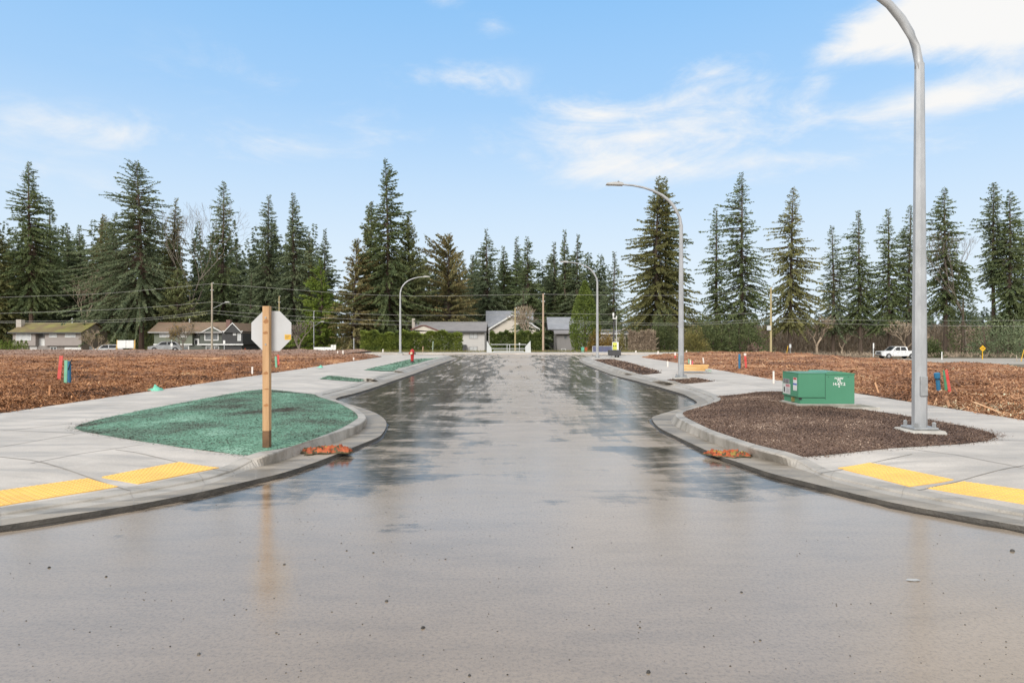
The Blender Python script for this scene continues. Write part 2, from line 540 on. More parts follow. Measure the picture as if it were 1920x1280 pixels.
# ------------------------------------------------------------------ kerbs and gutters
def catmull(rows, n):
    rows = np.array(rows, float)
    out = []
    for i in range(len(rows) - 1):
        p0, p1, p2, p3 = rows[max(i - 1, 0)], rows[i], rows[i + 1], rows[min(i + 2, len(rows) - 1)]
        for k in range(n):
            t = k / n
            m1, m2 = (p2 - p0) * 0.4, (p3 - p1) * 0.4
            h = 2 * t ** 3 - 3 * t * t + 1, t ** 3 - 2 * t * t + t, -2 * t ** 3 + 3 * t * t, t ** 3 - t * t
            out.append(h[0] * p1 + h[1] * m1 + h[2] * p2 + h[3] * m2)
    out.append(rows[-1])
    return np.array(out)


LIP, FLOW = 0.045, 0.03
FL, FU = 0.055, 0.165      # top of a dropped kerb, of a full one
# lip, flow line, top edge, back edge (photograph pixels), height of the top
left_rows = [((-500, 1049), (-500, 1040), (-500, 1030), (-500, 1022), FL), ((-250, 1017), (-250, 1007), (-250, 996), (-250, 988), FL),
             ((0, 985), (0, 974), (0, 962), (0, 951), FL), ((250, 946), (250, 934), (245, 922), (240, 913), FL),
             ((375, 922), (385, 908), (380, 897), (372, 887), FL), ((437, 908), (440, 889), (437, 880), (415, 876), FL),
             ((480, 898), (480, 876), (472, 862), (455, 857), 0.11), ((530, 886), (512, 868), (503, 851), (490, 846), FU),
             ((597, 864), (566, 850), (560, 832), (548, 836), FU), ((680, 831), (640, 825), (637, 808), (632, 806), FU),
             ((712, 817), (674, 808), (671, 796), (657, 793), FU), ((724, 800), (687, 793), (686, 785), (671, 783), FU),
             ((722, 787), (688, 783), (684, 777), (669, 776), FU), ((705, 774), (678, 773), (672, 768), (656, 766), FU),
             ((665, 760), (652, 758), (646, 754), (630, 753), FU), ((630, 749), (620, 747), (612, 743), (598, 743), FU),
             ((636, 744), (622, 742), (604, 739), (590, 737), 0.11), ((648, 741), (634, 738), (618, 736), (603, 735), FL),
             ((667, 736.5), (653, 733), (637, 731), (622, 730), FL),
             ((698, 727), (685, 724), (671, 721.5), (658, 720.5), FL), ((716, 721), (703, 718), (690, 714), (677, 713), FL), ((724, 718), (712, 715), (700, 709.5), (687, 708.5), FU),
             ((733, 715), (721, 712), (709, 706.5), (697, 706), FU), ((742, 712), (730, 709), (718, 705.5), (706, 704.5), FL),
             ((770, 702.5), (758, 700), (747, 698), (735, 697), FL), ((779, 699.5), (768, 697), (758, 692), (747, 691.5), FU),
             ((826, 682), (817, 680), (810, 676.5), (800, 676), FU), ((856, 671.5), (848, 670.5), (842, 668), (833, 667.7), FU),
             ((850, 669.2), (843, 668.4), (838, 666.4), (828, 666.2), FU), ((830, 667.2), (825, 666.5), (822, 665.4), (812, 665.6), FU),
             ((770, 666.6), (766, 666.0), (764, 665.2), (756, 665.5), FU)]
right_rows = [((2450, 1060), (2450, 1050), (2450, 1040), (2450, 1033), FL), ((2200, 1028), (2200, 1018), (2200, 1006), (2200, 999), FL),
              ((1920, 986), (1920, 975), (1920, 963), (1920, 955), FL), ((1690, 945), (1690, 932), (1692, 921), (1697, 911), FL),
              ((1565, 916), (1560, 901), (1558, 892), (1564, 883), FL), ((1500, 900), (1526, 887.5), (1529, 882), (1545, 876), FL),
              ((1470, 893), (1490, 876), (1494, 862), (1510, 858), 0.11), ((1437, 884), (1451, 865), (1453, 849), (1470, 845), FU),
              ((1378, 864), (1398, 852), (1407, 837), (1418, 833), FU), ((1348, 854), (1352, 836), (1356, 820.5), (1365, 816), FU),
              ((1299, 832), (1318, 822.5), (1321, 807.5), (1329, 803), FU), ((1239, 803), (1264, 797), (1272, 784), (1284, 781), FU),
              ((1224, 788), (1259, 785), (1266, 776), (1280, 774.5), FU), ((1226, 780), (1266, 777), (1273, 771), (1288, 769.5), FU),
              ((1269, 767), (1292, 766), (1303, 762), (1316, 761.5), FU), ((1306, 756), (1327, 755.5), (1338, 750.5), (1350, 749.5), FU),
              ((1301, 749), (1321, 747.5), (1333, 742.5), (1347, 741.5), 0.11), ((1291, 743.5), (1310, 742), (1322, 738.5), (1336, 737.5), FL),
              ((1279, 738), (1297, 736), (1310, 733.5), (1324, 732.5), FL), ((1239, 726), (1256, 723.5), (1270, 721.5), (1284, 720.5), FL),
              ((1222, 721.5), (1240, 719), (1252, 715), (1265, 714), FU), ((1206, 717.5), (1222, 715.5), (1235, 711.5), (1247, 711), FU),
              ((1194, 714), (1210, 712), (1222, 710.5), (1234, 709.5), FL), ((1160, 705.5), (1178, 704), (1190, 702.5), (1200, 702), FL),
              ((1140, 699.5), (1154, 698), (1164, 694.5), (1175, 694), FU), ((1092, 680.5), (1098, 678.5), (1105, 674.5), (1112, 674), FU),
              ((1086, 674), (1092, 673), (1098, 670.5), (1106, 670.5), FU), ((1100, 668.8), (1106, 668.5), (1112, 667.2), (1120, 667.5), FU),
              ((1150, 667.4), (1155, 667.0), (1160, 666.2), (1166, 666.6), FU)]


M['wetseam'] = mat('wet_asphalt_seam', (0.06, 0.052, 0.044), 0.3, (0.035, 0.03, 0.025), 5.0, bump=0.3, bs=60)


def kerb_rows(rows, n=6):
    w = []
    for lip, flow, top, back, zt in rows:
        w.append([*G(*lip, LIP), *G(*flow, FLOW), *G(*top, zt), *G(*back, zt), zt])
    far = list(w[0])
    for i in (0, 2, 4, 6):
        far[i] += math.copysign(36, far[i])
        far[i + 1] -= 0.25
    mid = [a + (b - a) * 0.12 for a, b in zip(w[0], far)]
    w = catmull([far, mid] + w, n)
    w[:, 8] = np.clip(w[:, 8], FL, FU)
    return w


def kerb(rows, joints):
    w = kerb_rows(rows)
    n = len(w)
    gut, ker = MB(), MB()
    g, k = [], []
    for r in w:
        (lx, ly, fx, fy, tx, ty, bx, by, zt) = r
        ux, uy = lx - fx, ly - fy
        ul = math.hypot(ux, uy) + 1e-6
        bw = 0.045 + 0.06 * abs(noise.noise((lx * 2.1, ly * 2.1, 0.7))) + 0.05 * noise.noise((lx * 6.3, ly * 6.3, 1.7))
        g.append([(lx + ux / ul * bw, ly + uy / ul * bw, 0.003), (lx + ux / ul * 0.004, ly + uy / ul * 0.004, 0.005), (lx, ly, LIP), (fx, fy, FLOW)])
        # face with a rounded nose
        nx, ny = bx - tx, by - ty
        ln = math.hypot(nx, ny) + 1e-6
        nx, ny = nx / ln * 0.022, ny / ln * 0.022
        k.append([(fx, fy, FLOW), (tx, ty, zt - 0.022), (tx + nx * 0.3, ty + ny * 0.3, zt - 0.007), (tx + nx, ty + ny, zt), (bx, by, zt), (bx, by, -0.02)])
    def loft(mb, secs, mats):
        m = len(secs[0])
        b = len(mb.v)
        mb.v += [p for s in secs for p in s]
        for i in range(len(secs) - 1):
            for j in range(m - 1):
                q = b + i * m + j
                mb.f.append((q, q + 1, q + 1 + m, q + m))
                mb.mi.append(mats[j])
    loft(gut, g, [3, 1, 0])
    loft(ker, k, [0, 0, 0, 0, 0])
    # contraction joints: a thin dark cut proud by 2 mm
    for i in joints:
        for mbx, sec in ((gut, g), (ker, k)):
            mm = len(sec[0])
            for j in range(2 if mbx is gut else 0, mm - 2 if mbx is ker else mm - 1):
                a, c = Vector(sec[i][j]), Vector(sec[i][j + 1])
                d = (Vector(sec[min(i + 1, n - 1)][j]) - Vector(sec[max(i - 1, 0)][j])).normalized() * 0.0045
                up = (c - a).cross(d)
                up = up.normalized() * 0.002
                if up.z < 0:
                    up = -up
                mbx.cur = 2
                mbx.add([a - d + up, a + d + up, c + d + up, c - d + up], [(0, 1, 2, 3)])
                mbx.cur = 0
    tag(gut.build("gutter", [M['pan'], M['lipface'], M['joint'], M['wetseam']], fix=False), kind="structure")
    tag(ker.build("kerb", [M['kerb'], M['lipface'], M['joint']], smooth=False, fix=False), kind="structure")
    return w


wl = kerb(left_rows, [24, 30, 36, 42, 48, 54, 60, 65, 71, 78, 90, 108, 120, 132, 150, 162, 168])
wr = kerb(right_rows, [24, 30, 36, 42, 48, 54, 60, 66, 72, 78, 90, 108, 120, 132, 144, 156])


def walk_z(w):
    pts = np.stack([w[:, 6], w[:, 7]], 1)
    drop = 0.15 - np.minimum(w[:, 8], 0.15)

    def fz(x, y):
        x, y = np.asarray(x, float), np.asarray(y, float)
        sh = x.shape
        d = np.hypot(x.reshape(-1, 1) - pts[:, 0], y.reshape(-1, 1) - pts[:, 1])
        k = drop * (1 - sm(0.0, 1.7, d))
        return (0.15 - k.max(1)).reshape(sh)
    return fz


zl, zr = walk_z(wl), walk_z(wr)


def inside(poly, X, Y):
    X, Y = np.asarray(X), np.asarray(Y)
    c = np.zeros(X.shape, bool)
    n = len(poly)
    j = n - 1
    for i in range(n):
        xi, yi = poly[i]
        xj, yj = poly[j]
        cond = ((yi > Y) != (yj > Y)) & (X < (xj - xi) * (Y - yi) / (yj - yi + 1e-12) + xi)
        c ^= cond
        j = i
    return c


def cdt_surface(poly, step, zf, lim=None):
    """triangulated sheet inside an outline with a grid of inner points"""
    poly = [tuple(p) for p in poly]
    a = np.array(poly)
    xs = np.arange(a[:, 0].min() + step / 2, a[:, 0].max(), step)
    ys = np.arange(a[:, 1].min() + step / 2, a[:, 1].max(), step)
    X, Y = np.meshgrid(xs, ys)
    X, Y = X.ravel(), Y.ravel()
    ok = inside(poly, X, Y)
    X, Y = X[ok] + rng.uniform(-.2, .2, ok.sum()) * step, Y[ok] + rng.uniform(-.2, .2, ok.sum()) * step
    vs = [Vector(p) for p in poly] + [Vector((x, y)) for x, y in zip(X, Y)]
    n = len(poly)
    r = delaunay_2d_cdt(vs, [(i, (i + 1) % n) for i in range(n)], [], 1, 1e-5)
    V = np.array([tuple(p) for p in r[0]])
    T = np.array([t for t in r[2] if len(t) == 3])
    z = zf(V[:, 0], V[:, 1])
    e1, e2 = V[T[:, 1]] - V[T[:, 0]], V[T[:, 2]] - V[T[:, 0]]
    flip = (e1[:, 0] * e2[:, 1] - e1[:, 1] * e2[:, 0]) < 0
    T[flip] = T[flip][:, ::-1]
    return np.column_stack([V, z]), T


def joint_strip(pts, zf, w=0.015, lift=0.004, step=0.35):
    """a control joint laid along a path on the concrete"""
    V, Fc = [], []
    pts = [Vector(p) for p in pts]
    for a, b in zip(pts[:-1], pts[1:]):
        n = max(1, int((b - a).length / step))
        d = (b - a).normalized()
        s = Vector((-d.y, d.x)) * w / 2
        for i in range(n):
            p, q = a.lerp(b, i / n), a.lerp(b, (i + 1) / n)
            k = len(V)
            for c in (p - s, q - s, q + s, p + s):
                V.append((c.x, c.y, float(zf(c.x, c.y)) + lift))
            Fc.append((k, k + 1, k + 2, k + 3))
    return V, Fc


def gp(pts, z=0.15):
    return [G(x, y, z) for x, y in pts]


def sidewalk(name, outline, zf, joints):
    V, T = cdt_surface(outline, 0.55, zf)
    me_v = [tuple(p) for p in V]
    me_f = [tuple(int(i) for i in t) for t in T]
    mi = [0] * len(me_f)
    for path in joints:
        jv, jf = joint_strip(path, zf)
        b = len(me_v)
        me_v += jv
        me_f += [tuple(b + i for i in q) for q in jf]
        mi += [1] * len(jf)
    me = D.meshes.new(name)
    me.from_pydata(me_v, [], me_f)
    me.polygons.foreach_set("material_index", mi)
    o = link_mesh(name, me, [M['walk'], M['joint']])
    return tag(o, kind="structure")


XL, XR = -9.85, 9.0


def edge_r(y):
    return XR + 0.3 * sm(14, 20, y) * 0 + 0.6 * sm(18, 40, y)


bl = [(p[6], p[7]) for p in wl]
br = [(p[6], p[7]) for p in wr]
left_out = [p for p in bl] + [(-9.6, 56.0), (-24, 56.4), (-24, 53.5), (-14.6, 52.6), (-11.2, 51.5), (XL, 49.0), (XL, 30), (XL, 14), (XL - 0.05, 12.5), (-42, 12.5)]
# keep the outline clean where the kerb starts far outside the frame
left_out = [p for p in left_out if p[0] > -46.1]
right_out = [p for p in br] + [(11.0, 56.6), (24, 56.9), (24, 54.2), (13.5, 53.2), (10.6, 51.2), (9.6, 46), (9.6, 40), (9.35, 30), (9.0, 20), (9.0, 14), (9.02, 12.3), (42, 12.3)]
right_out = [p for p in right_out if p[0] < 46.1]
print("wl start", wl[0][:4], "wr start", wr[0][:4], "end", wl[-1][:8], wr[-1][:8])
jl = [gp([(-200, 842), (0, 864), (57, 870), (176, 894.5), (243, 910.5)], .1), gp([(57, 870), (150, 852), (270, 834)], .14), gp([(217, 847), (360, 864), (440, 874)], .12),
      gp([(0, 809), (135, 793)]), gp([(0, 838), (150, 812)], .15), gp([(0, 806), (140, 812)])]
for y in (16.5, 18.5, 20.5, 22.5, 24.5, 26.5, 28.5, 31, 34, 37, 40, 44, 48):
    jl.append([(XL + 0.02, y), (-8.05, y)])
jl += [[(-8.05, 19.5), (-8.0, 49)], [(-9.8, 12.6), (-9.8, 13.4)], [(-9.5, 14.0), (-6.5, 14.4)]]
jr = [gp([(1526, 882), (1545, 878), (1630, 866), (1710, 857)], .1), gp([(1721, 912.5), (1798, 900.5), (1920, 882), (2100, 856)], .09), gp([(1690, 842), (1790, 855), (1920, 880)], .13),
      gp([(1860, 824), (1920, 826), (2050, 836)]), gp([(1350, 713), (1500, 735)]), gp([(1280, 697), (1350, 714)])]
for y in (14.0, 15.5, 17, 18.5, 20.5, 22.5, 24.5, 26.5, 28.5, 31, 34, 37, 40, 44):
    jr.append([(7.3, y), (8.95 + 0.5 * float(sm(18, 40, y)), y)])
sidewalk("sidewalk", left_out, zl, jl)
sidewalk("sidewalk", right_out, zr, jr)
# the concrete walk on the far side of the tee
mb = MB()
for x0, x1 in ((-24, 24),):
    mb.box(x0, x1, 62.6, 65.8, -0.05, 0.12)
tag(mb.build("sidewalk", M['walk']), kind="structure")


# ------------------------------------------------------------------ loose covers: bark chips, hydroseed, planting soil
def chips_arr(X, Y, Z, smin, smax, asp=0.24, tilt=0.35, thick=False):
    n = len(X)
    L = rng.uniform(smin, smax, n) * rng.uniform(0.5, 1.0, n)
    W = L * asp * rng.uniform(0.6, 1.6, n)
    a = rng.uniform(0, 2 * np.pi, n)
    t = rng.normal(0, tilt, n)
    r = rng.normal(0, tilt * 1.3, n)
    u = np.stack([np.cos(a) * np.cos(t), np.sin(a) * np.cos(t), np.sin(t)], 1)
    s = np.stack([-np.sin(a) * np.cos(r), np.cos(a) * np.cos(r), np.sin(r)], 1)
    c = np.stack([X, Y, Z], 1)
    c[:, 2] += np.abs(u[:, 2]) * L * 0.45 + 0.004
    h, w = u * (L / 2)[:, None], s * (W / 2)[:, None]
    k = rng.uniform(0.5, 1.0, (n, 1))
    v = np.stack([c - h - w * k, c + h - w, c + h * 0.9 + w * k, c - h * 0.95 + w], 1).reshape(-1, 3)
    f = np.arange(4 * n).reshape(n, 4)
    return v, f


def sample_poly(poly, n, power=0.0):
    """n points in the outline, thinning out with distance"""
    a = np.array(poly)
    X, Y = [], []
    got = 0
    y0, y1 = a[:, 1].min(), a[:, 1].max()
    while got < n:
        m = n * 2
        x = rng.uniform(a[:, 0].min(), a[:, 0].max(), m)
        if power:
            u = rng.uniform(0, 1, m)
            e = 1 - power
            y = (y0 ** e + u * (y1 ** e - y0 ** e)) ** (1 / e)
        else:
            y = rng.uniform(y0, y1, m)
        ok = inside(poly, x, y)
        X.append(x[ok])
        Y.append(y[ok])
        got += ok.sum()
    return np.concatenate(X)[:n], np.concatenate(Y)[:n]


def fbm(X, Y, sc_, oct_=4, seed=0):
    out = np.zeros(X.shape)
    fl = out.ravel()
    xr, yr = X.ravel() * sc_ + seed * 17.3, Y.ravel() * sc_ + seed * 5.1
    for i in range(fl.size):
        fl[i] = noise.fractal((xr[i], yr[i], seed * 3.7), 1.0, 2.0, oct_)
    return out


def bed(name, outline, zf, m, n, smin, smax, asp, label_kind="stuff", hill=0.05, step=0.16, rough=0.012, outer=None):
    a = np.array(outline)

    def z2(x, y):
        x, y = np.asarray(x, float), np.asarray(y, float)
        # distance to the outline keeps the rim level with the concrete
        d = np.full(x.shape, 9.0)
        for i in range(len(a)):
            p, q = a[i], a[(i + 1) % len(a)]
            e = q - p
            t = np.clip(((x - p[0]) * e[0] + (y - p[1]) * e[1]) / (e @ e + 1e-9), 0, 1)
            d = np.minimum(d, np.hypot(x - p[0] - t * e[0], y - p[1] - t * e[1]))
        return zf(x, y) + 0.006 + hill * sm(0, 0.9, d) + rough * sm(0.0, 0.15, d) * fbm(x, y, 2.6, 4, 3)
    V, T = cdt_surface(outline, step, z2)
    X, Y = sample_poly(outline, n)
    ns = max(80, n // 22)
    ei = rng.integers(0, len(a), ns)
    tt = rng.uniform(0, 1, ns)[:, None]
    sp = a[ei] * (1 - tt) + a[(ei + 1) % len(a)] * tt + rng.normal(0, 0.075, (ns, 2))
    sp = sp[inside(outer, sp[:, 0], sp[:, 1])] if outer is not None else sp
    X, Y = np.concatenate([X, sp[:, 0]]), np.concatenate([Y, sp[:, 1]])
    cv, cf = chips_arr(X, Y, z2(X, Y), smin, smax, asp, 0.16 if 'seed' in name else 0.32)
    # triangles as quads with a repeated corner are not valid: write two meshes and join by hand
    me = D.meshes.new(name)
    nt_, nc = len(T), len(cf)
    verts = np.concatenate([V, cv])
    me.vertices.add(len(verts))
    me.vertices.foreach_set("co", verts.astype(np.float32).ravel())
    loops = np.concatenate([T.ravel(), (cf + len(V)).ravel()]).astype(np.int32)
    me.loops.add(len(loops))
    me.loops.foreach_set("vertex_index", loops)
    me.polygons.add(nt_ + nc)
    me.polygons.foreach_set("loop_start", np.concatenate([np.arange(nt_) * 3, nt_ * 3 + np.arange(nc) * 4]).astype(np.int32))
    me.update(calc_edges=True)
    o = link_mesh(name, me, m)
    tag(o, kind=label_kind)
    return z2


isl_l = gp([(140, 802), (148, 796), (180, 787), (260, 770), (340, 755), (420, 740), (460, 733), (500, 729.5), (540, 730.5), (575, 734), (590, 737.5), (598, 743), (630, 753),
            (656, 766), (669, 776), (671, 783), (657, 793), (632, 806), (590, 821.5), (548, 835), (520, 841), (490, 845), (440, 842), (340, 836), (260, 826), (200, 816), (155, 808)], 0.155)
z_isl_l = bed("hydroseed", isl_l, zl, M['seed'], 80000, 0.010, 0.036, 0.4, hill=0.05, outer=left_out)
isl_r = gp([(1280, 774.5), (1288, 769.5), (1316, 761.5), (1345, 751), (1352, 746), (1343, 740.5), (1370, 737), (1420, 733), (1465, 734), (1500, 744), (1560, 757), (1620, 768), (1680, 776.5), (1740, 786),
            (1800, 797.5), (1845, 807), (1864, 814), (1868, 818.5), (1850, 826), (1800, 832), (1700, 837.5), (1600, 842), (1520, 845), (1470, 845.5), (1418, 833.5), (1365, 816.5), (1329, 803.5), (1286, 781.5)], 0.155)
z_isl_r = bed("planting_soil", isl_r, zr, M['soil'], 120000, 0.008, 0.027, 0.6, hill=0.05, outer=right_out)
bed("hydroseed", gp([(600, 709.5), (615, 704.5), (680, 706.5), (686, 708.3), (672, 710.2)], .155), zl, M['seed_far'], 3500, 0.03, 0.09, 0.4, hill=0.02, step=0.3)
bed("hydroseed", gp([(682, 693), (769, 673.5), (815, 671.6), (826, 670.2), (800, 676.4), (749, 692.2)], .155), zl, M['seed_far'], 7000, 0.04, 0.12, 0.4, hill=0.03, step=0.5)
bed("planting_soil", gp([(1236, 712.6), (1262, 709.3), (1300, 707.3), (1337, 713.4), (1290, 713.9), (1265, 713.9)], .155), zr, M['soil'], 5000, 0.02, 0.06, 0.5, hill=0.02, step=0.3)
bed("planting_soil", gp([(1113, 674.0), (1150, 673.2), (1185, 681), (1241, 697.2), (1205, 697.8), (1177, 694.0), (1140, 683)], .155), zr, M['soil'], 7000, 0.03, 0.09, 0.5, hill=0.02, step=0.5)


def field(name, m, side, x_out, y0, y1, n, seed):
    """a lot spread with shredded bark: rows of y, edge at the walk, running out to x_out"""
    if side < 0:
        ex = lambda y: XL - 4.6 * sm(49.0, 54.5, y)
    else:
        ex = lambda y: 9.03 + 0.55 * sm(18, 42, y) + 3.6 * sm(48.0, 55.0, y) + 4 * sm(55, 62, y)
    ys = np.concatenate([np.arange(y0, 30, 0.2), np.arange(30, y1 + 0.1, 0.4)])
    us = np.concatenate([np.arange(0, 14, 0.22), np.geomspace(14, abs(x_out) - 9, 60)])
    Y, U = np.meshgrid(ys, us, indexing='ij')
    X = ex(Y) + side * U

    def zf(X, Y, detail=True):
        d = np.abs(X - ex(Y))
        lump = fbm(X, Y, 0.5, 4, seed) * 0.125 + fbm(X, Y, 2.3, 3, seed + 1) * 0.035
        z = 0.12 + (0.10 + lump) * sm(0, 0.8, d) + 0.03
        if side > 0:      # the lot ends in a low crest and falls to the road beyond
            z = z - 1.9 * sm(23.6, 28.5, X) - 0.9 * sm(61, 65.5, Y)
        else:
            z = z + 0.10 * sm(40, 62, Y) - 0.9 * sm(66.5, 69, Y)
        return z
    Z = zf(X, Y)
    jit = fbm(Y[:, :1], Y[:, :1] * 0, 1.7, 3, seed + 2)
    X[:, :1] += side * 0.06 * jit
    v = np.stack([X, Y, Z], -1).reshape(-1, 3)
    nx = len(us)
    i = np.arange(nx - 1)[None, :] + np.arange(len(ys) - 1)[:, None] * nx
    q = np.stack([i, i + 1, i + 1 + nx, i + nx], -1).reshape(-1, 4)
    if side > 0:
        q = q
    else:
        q = q[:, ::-1]
    # chips, denser near the street
    m_ = int(n * 1.6)
    u = rng.uniform(0, 1, m_)
    e = 1 - 1.75
    cy = ((y0 + .3) ** e + u * (y1 ** e - (y0 + .3) ** e)) ** (1 / e)
    half = 0.80 * cy + 2.5
    cxx = ex(cy) + side * (rng.uniform(0, 1, m_) * np.maximum(half - np.abs(ex(cy)), 0.5) - 0.22 * rng.exponential(0.5, m_) * (rng.uniform(0, 1, m_) < 0.03))
    ok = np.abs(cxx) < abs(x_out) - 0.5
    cxx, cy = cxx[ok][:n], cy[ok][:n]
    cz = zf(cxx, cy)
    cv, cf = chips_arr(cxx, cy, cz, 0.03, 0.105, 0.24, 0.36)
    # stretch with distance so that the far litter still reads
    c = cv.reshape(-1, 4, 3)
    ctr = c.mean(1, keepdims=True)
    s = (1.0 + np.clip(cy - 16, 0, 60) * 0.035)[:, None, None]
    cv = (ctr + (c - ctr) * s).reshape(-1, 3)
    # a few splintered sticks
    ns = 260
    pick = rng.integers(0, len(cxx), ns)
    sv, sf = chips_arr(cxx[pick], cy[pick], cz[pick] + 0.02, 0.3, 0.9, 0.07, 0.25)
    verts = np.concatenate([v, cv, sv])
    faces = np.concatenate([q, cf + len(v), sf + len(v) + len(cv)])
    me = fast_mesh(name, verts, faces)
    tag(link_mesh(name, me, m), kind="stuff")
    return zf


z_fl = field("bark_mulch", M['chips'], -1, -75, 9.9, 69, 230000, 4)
z_fr = field("bark_mulch", M['chips_r'], 1, 30, 9.9, 66, 170000, 9)


def mulch_base(px, py, zf, it=6):
    z = 0.25
    for _ in range(it):
        x, y = G(px, py, z)
        z = float(zf(np.array([x]), np.array([y]))[0])
    return x, y, z

# ------------------------------------------------------------------ more materials
M['galv'] = mat("galvanised_steel", (0.42, 0.43, 0.44), 0.45, (0.32, 0.33, 0.34), 5.0, metal=0.35, stretch=(1, 1, 0.35), bump=0.05, bs=30)
M['galv2'] = mat("galvanised_base", (0.36, 0.37, 0.375), 0.5, (0.26, 0.27, 0.275), 9.0, metal=0.4)
M['lamp'] = mat("lamp_housing", (0.50, 0.50, 0.49), 0.45)
M['lens'] = mat("lamp_lens", (0.55, 0.56, 0.52), 0.2)
M['wood_post'] = mat("fir_post", (0.52, 0.325, 0.17), 0.75, (0.38, 0.22, 0.105), 2.2, bump=0.25, bs=20, stretch=(9, 9, 0.8), lo=0.3, hi=0.7)
M['wood_knot'] = mat("fir_knot", (0.36, 0.165, 0.06), 0.7)
M['wood_wet'] = mat("wet_post_foot", (0.17, 0.085, 0.035), 0.6, (0.10, 0.05, 0.02), 6.0)
M['alu'] = mat("sign_back", (0.46, 0.465, 0.47), 0.5, (0.41, 0.415, 0.42), 2.0, metal=0.0)
M['signred'] = mat("sign_red", (0.45, 0.02, 0.02), 0.4)
M['sticker'] = mat("sticker_yellow", (0.66, 0.38, 0.03), 0.5)
M['black'] = mat("black", (0.02, 0.02, 0.02), 0.5)
M['dark'] = mat("dark_grey", (0.055, 0.055, 0.058), 0.5)
M['rubber'] = mat("rubber", (0.02, 0.02, 0.02), 0.8)
M['white'] = mat("white_paint", (0.72, 0.72, 0.70), 0.5, (0.62, 0.62, 0.60), 3.0)
M['whitemetal'] = mat("white_metal", (0.52, 0.54, 0.54), 0.45, (0.44, 0.46, 0.46), 1.0)
M['boxgreen'] = mat("cabinet_green", (0.060, 0.215, 0.125), 0.42, (0.068, 0.235, 0.140), 1.5)
M['boxtop'] = mat("cabinet_green_lid", (0.075, 0.25, 0.15), 0.32)
M['seam'] = mat("seam", (0.015, 0.06, 0.035), 0.7)
M['pad'] = mat("pad_concrete", (0.26, 0.245, 0.205), 0.85, (0.15, 0.14, 0.11), 6.0, bump=0.5, bs=30)
M['padtop'] = mat("pad_rim", (0.44, 0.42, 0.38), 0.8)
M['brass'] = mat("brass", (0.45, 0.36, 0.15), 0.4, metal=0.6)
M['lblw'] = mat("label_white", (0.66, 0.66, 0.64), 0.5)
M['lblr'] = mat("label_red", (0.50, 0.06, 0.05), 0.5)
M['lblb'] = mat("label_blue", (0.08, 0.13, 0.42), 0.5)
M['lblp'] = mat("label_pink", (0.55, 0.25, 0.27), 0.5)
M['lblg'] = mat("label_grey", (0.30, 0.29, 0.30), 0.5)
M['hydrant'] = mat("hydrant_red", (0.42, 0.018, 0.016), 0.4, (0.34, 0.014, 0.013), 3.0)
M['cream'] = mat("cream_cap", (0.70, 0.58, 0.38), 0.5)
M['tactile'] = mat("tactile_yellow", (0.76, 0.46, 0.105), 0.6, (0.60, 0.35, 0.085), 2.2, lo=0.42, hi=0.8, detail=9)
M['st_red'] = mat("stake_red", (0.50, 0.035, 0.03), 0.6, (0.55, 0.12, 0.10), 4.0)
M['st_green'] = mat("stake_green", (0.13, 0.36, 0.23), 0.6, (0.19, 0.43, 0.30), 5.0)
M['st_dkgreen'] = mat("stake_dark_green", (0.05, 0.20, 0.10), 0.6, (0.07, 0.24, 0.13), 5.0)
M['st_blue'] = mat("pipe_blue", (0.015, 0.11, 0.22), 0.45, (0.02, 0.15, 0.28), 4.0)
M['st_white'] = mat("stake_white", (0.72, 0.68, 0.64), 0.6, (0.62, 0.56, 0.5), 4.0)
M['st_pink'] = mat("ribbon_pink", (0.60, 0.10, 0.13), 0.6)
M['st_wood'] = mat("stake_wood", (0.55, 0.38, 0.24), 0.7)
M['mint'] = mat("mint_plastic", (0.10, 0.42, 0.28), 0.35, (0.16, 0.50, 0.36), 6.0)
M['palemint'] = mat("pale_plastic", (0.33, 0.42, 0.33), 0.4)
M['lumber'] = mat("lumber", (0.66, 0.44, 0.20), 0.7, (0.52, 0.29, 0.09), 3.0, stretch=(0.6, 3, 6))
M['ypost'] = mat("yellow_post", (0.62, 0.40, 0.13), 0.6)
M['glass'] = mat("window_glass", (0.10, 0.11, 0.115), 0.12, (0.20, 0.21, 0.21), 1.2)
M['glass_lt'] = mat("curtained_glass", (0.52, 0.53, 0.53), 0.25, (0.40, 0.41, 0.42), 1.5)
M['glass_dk'] = mat("dark_glass", (0.022, 0.024, 0.026), 0.08)
M['trim'] = mat("white_trim", (0.70, 0.70, 0.68), 0.55)
M['dimtrim'] = mat("grey_trim", (0.33, 0.32, 0.31), 0.55)
M['taupe'] = mat("taupe_siding", (0.30, 0.265, 0.245), 0.7, (0.275, 0.24, 0.22), 0.8, stretch=(1, 1, 6))
M['taupe_d'] = mat("lower_siding", (0.27, 0.24, 0.22), 0.7)
M['gablebrown'] = mat("gable_brown", (0.205, 0.17, 0.135), 0.75, (0.17, 0.14, 0.11), 0.8)
M['mossroof'] = mat("mossy_shingles", (0.145, 0.108, 0.052), 0.9, (0.185, 0.17, 0.05), 0.38, bump=0.5, bs=6, lo=0.42, hi=0.58)
M['brownroof'] = mat("brown_shingles", (0.20, 0.130, 0.090), 0.9, (0.155, 0.115, 0.075), 0.8, bump=0.5, bs=6)
M['greyroof'] = mat("grey_shingles", (0.215, 0.205, 0.205), 0.85, (0.18, 0.172, 0.175), 0.9, bump=0.4, bs=6)
M['blueroof'] = mat("blue_grey_shingles", (0.24, 0.25, 0.275), 0.85, (0.20, 0.21, 0.23), 0.9, bump=0.4, bs=6)
M['redroof'] = mat("red_brown_shingles", (0.19, 0.085, 0.07), 0.85, (0.15, 0.07, 0.06), 1.0)
M['sage'] = mat("sage_siding", (0.155, 0.170, 0.125), 0.7, (0.14, 0.155, 0.115), 1.0)
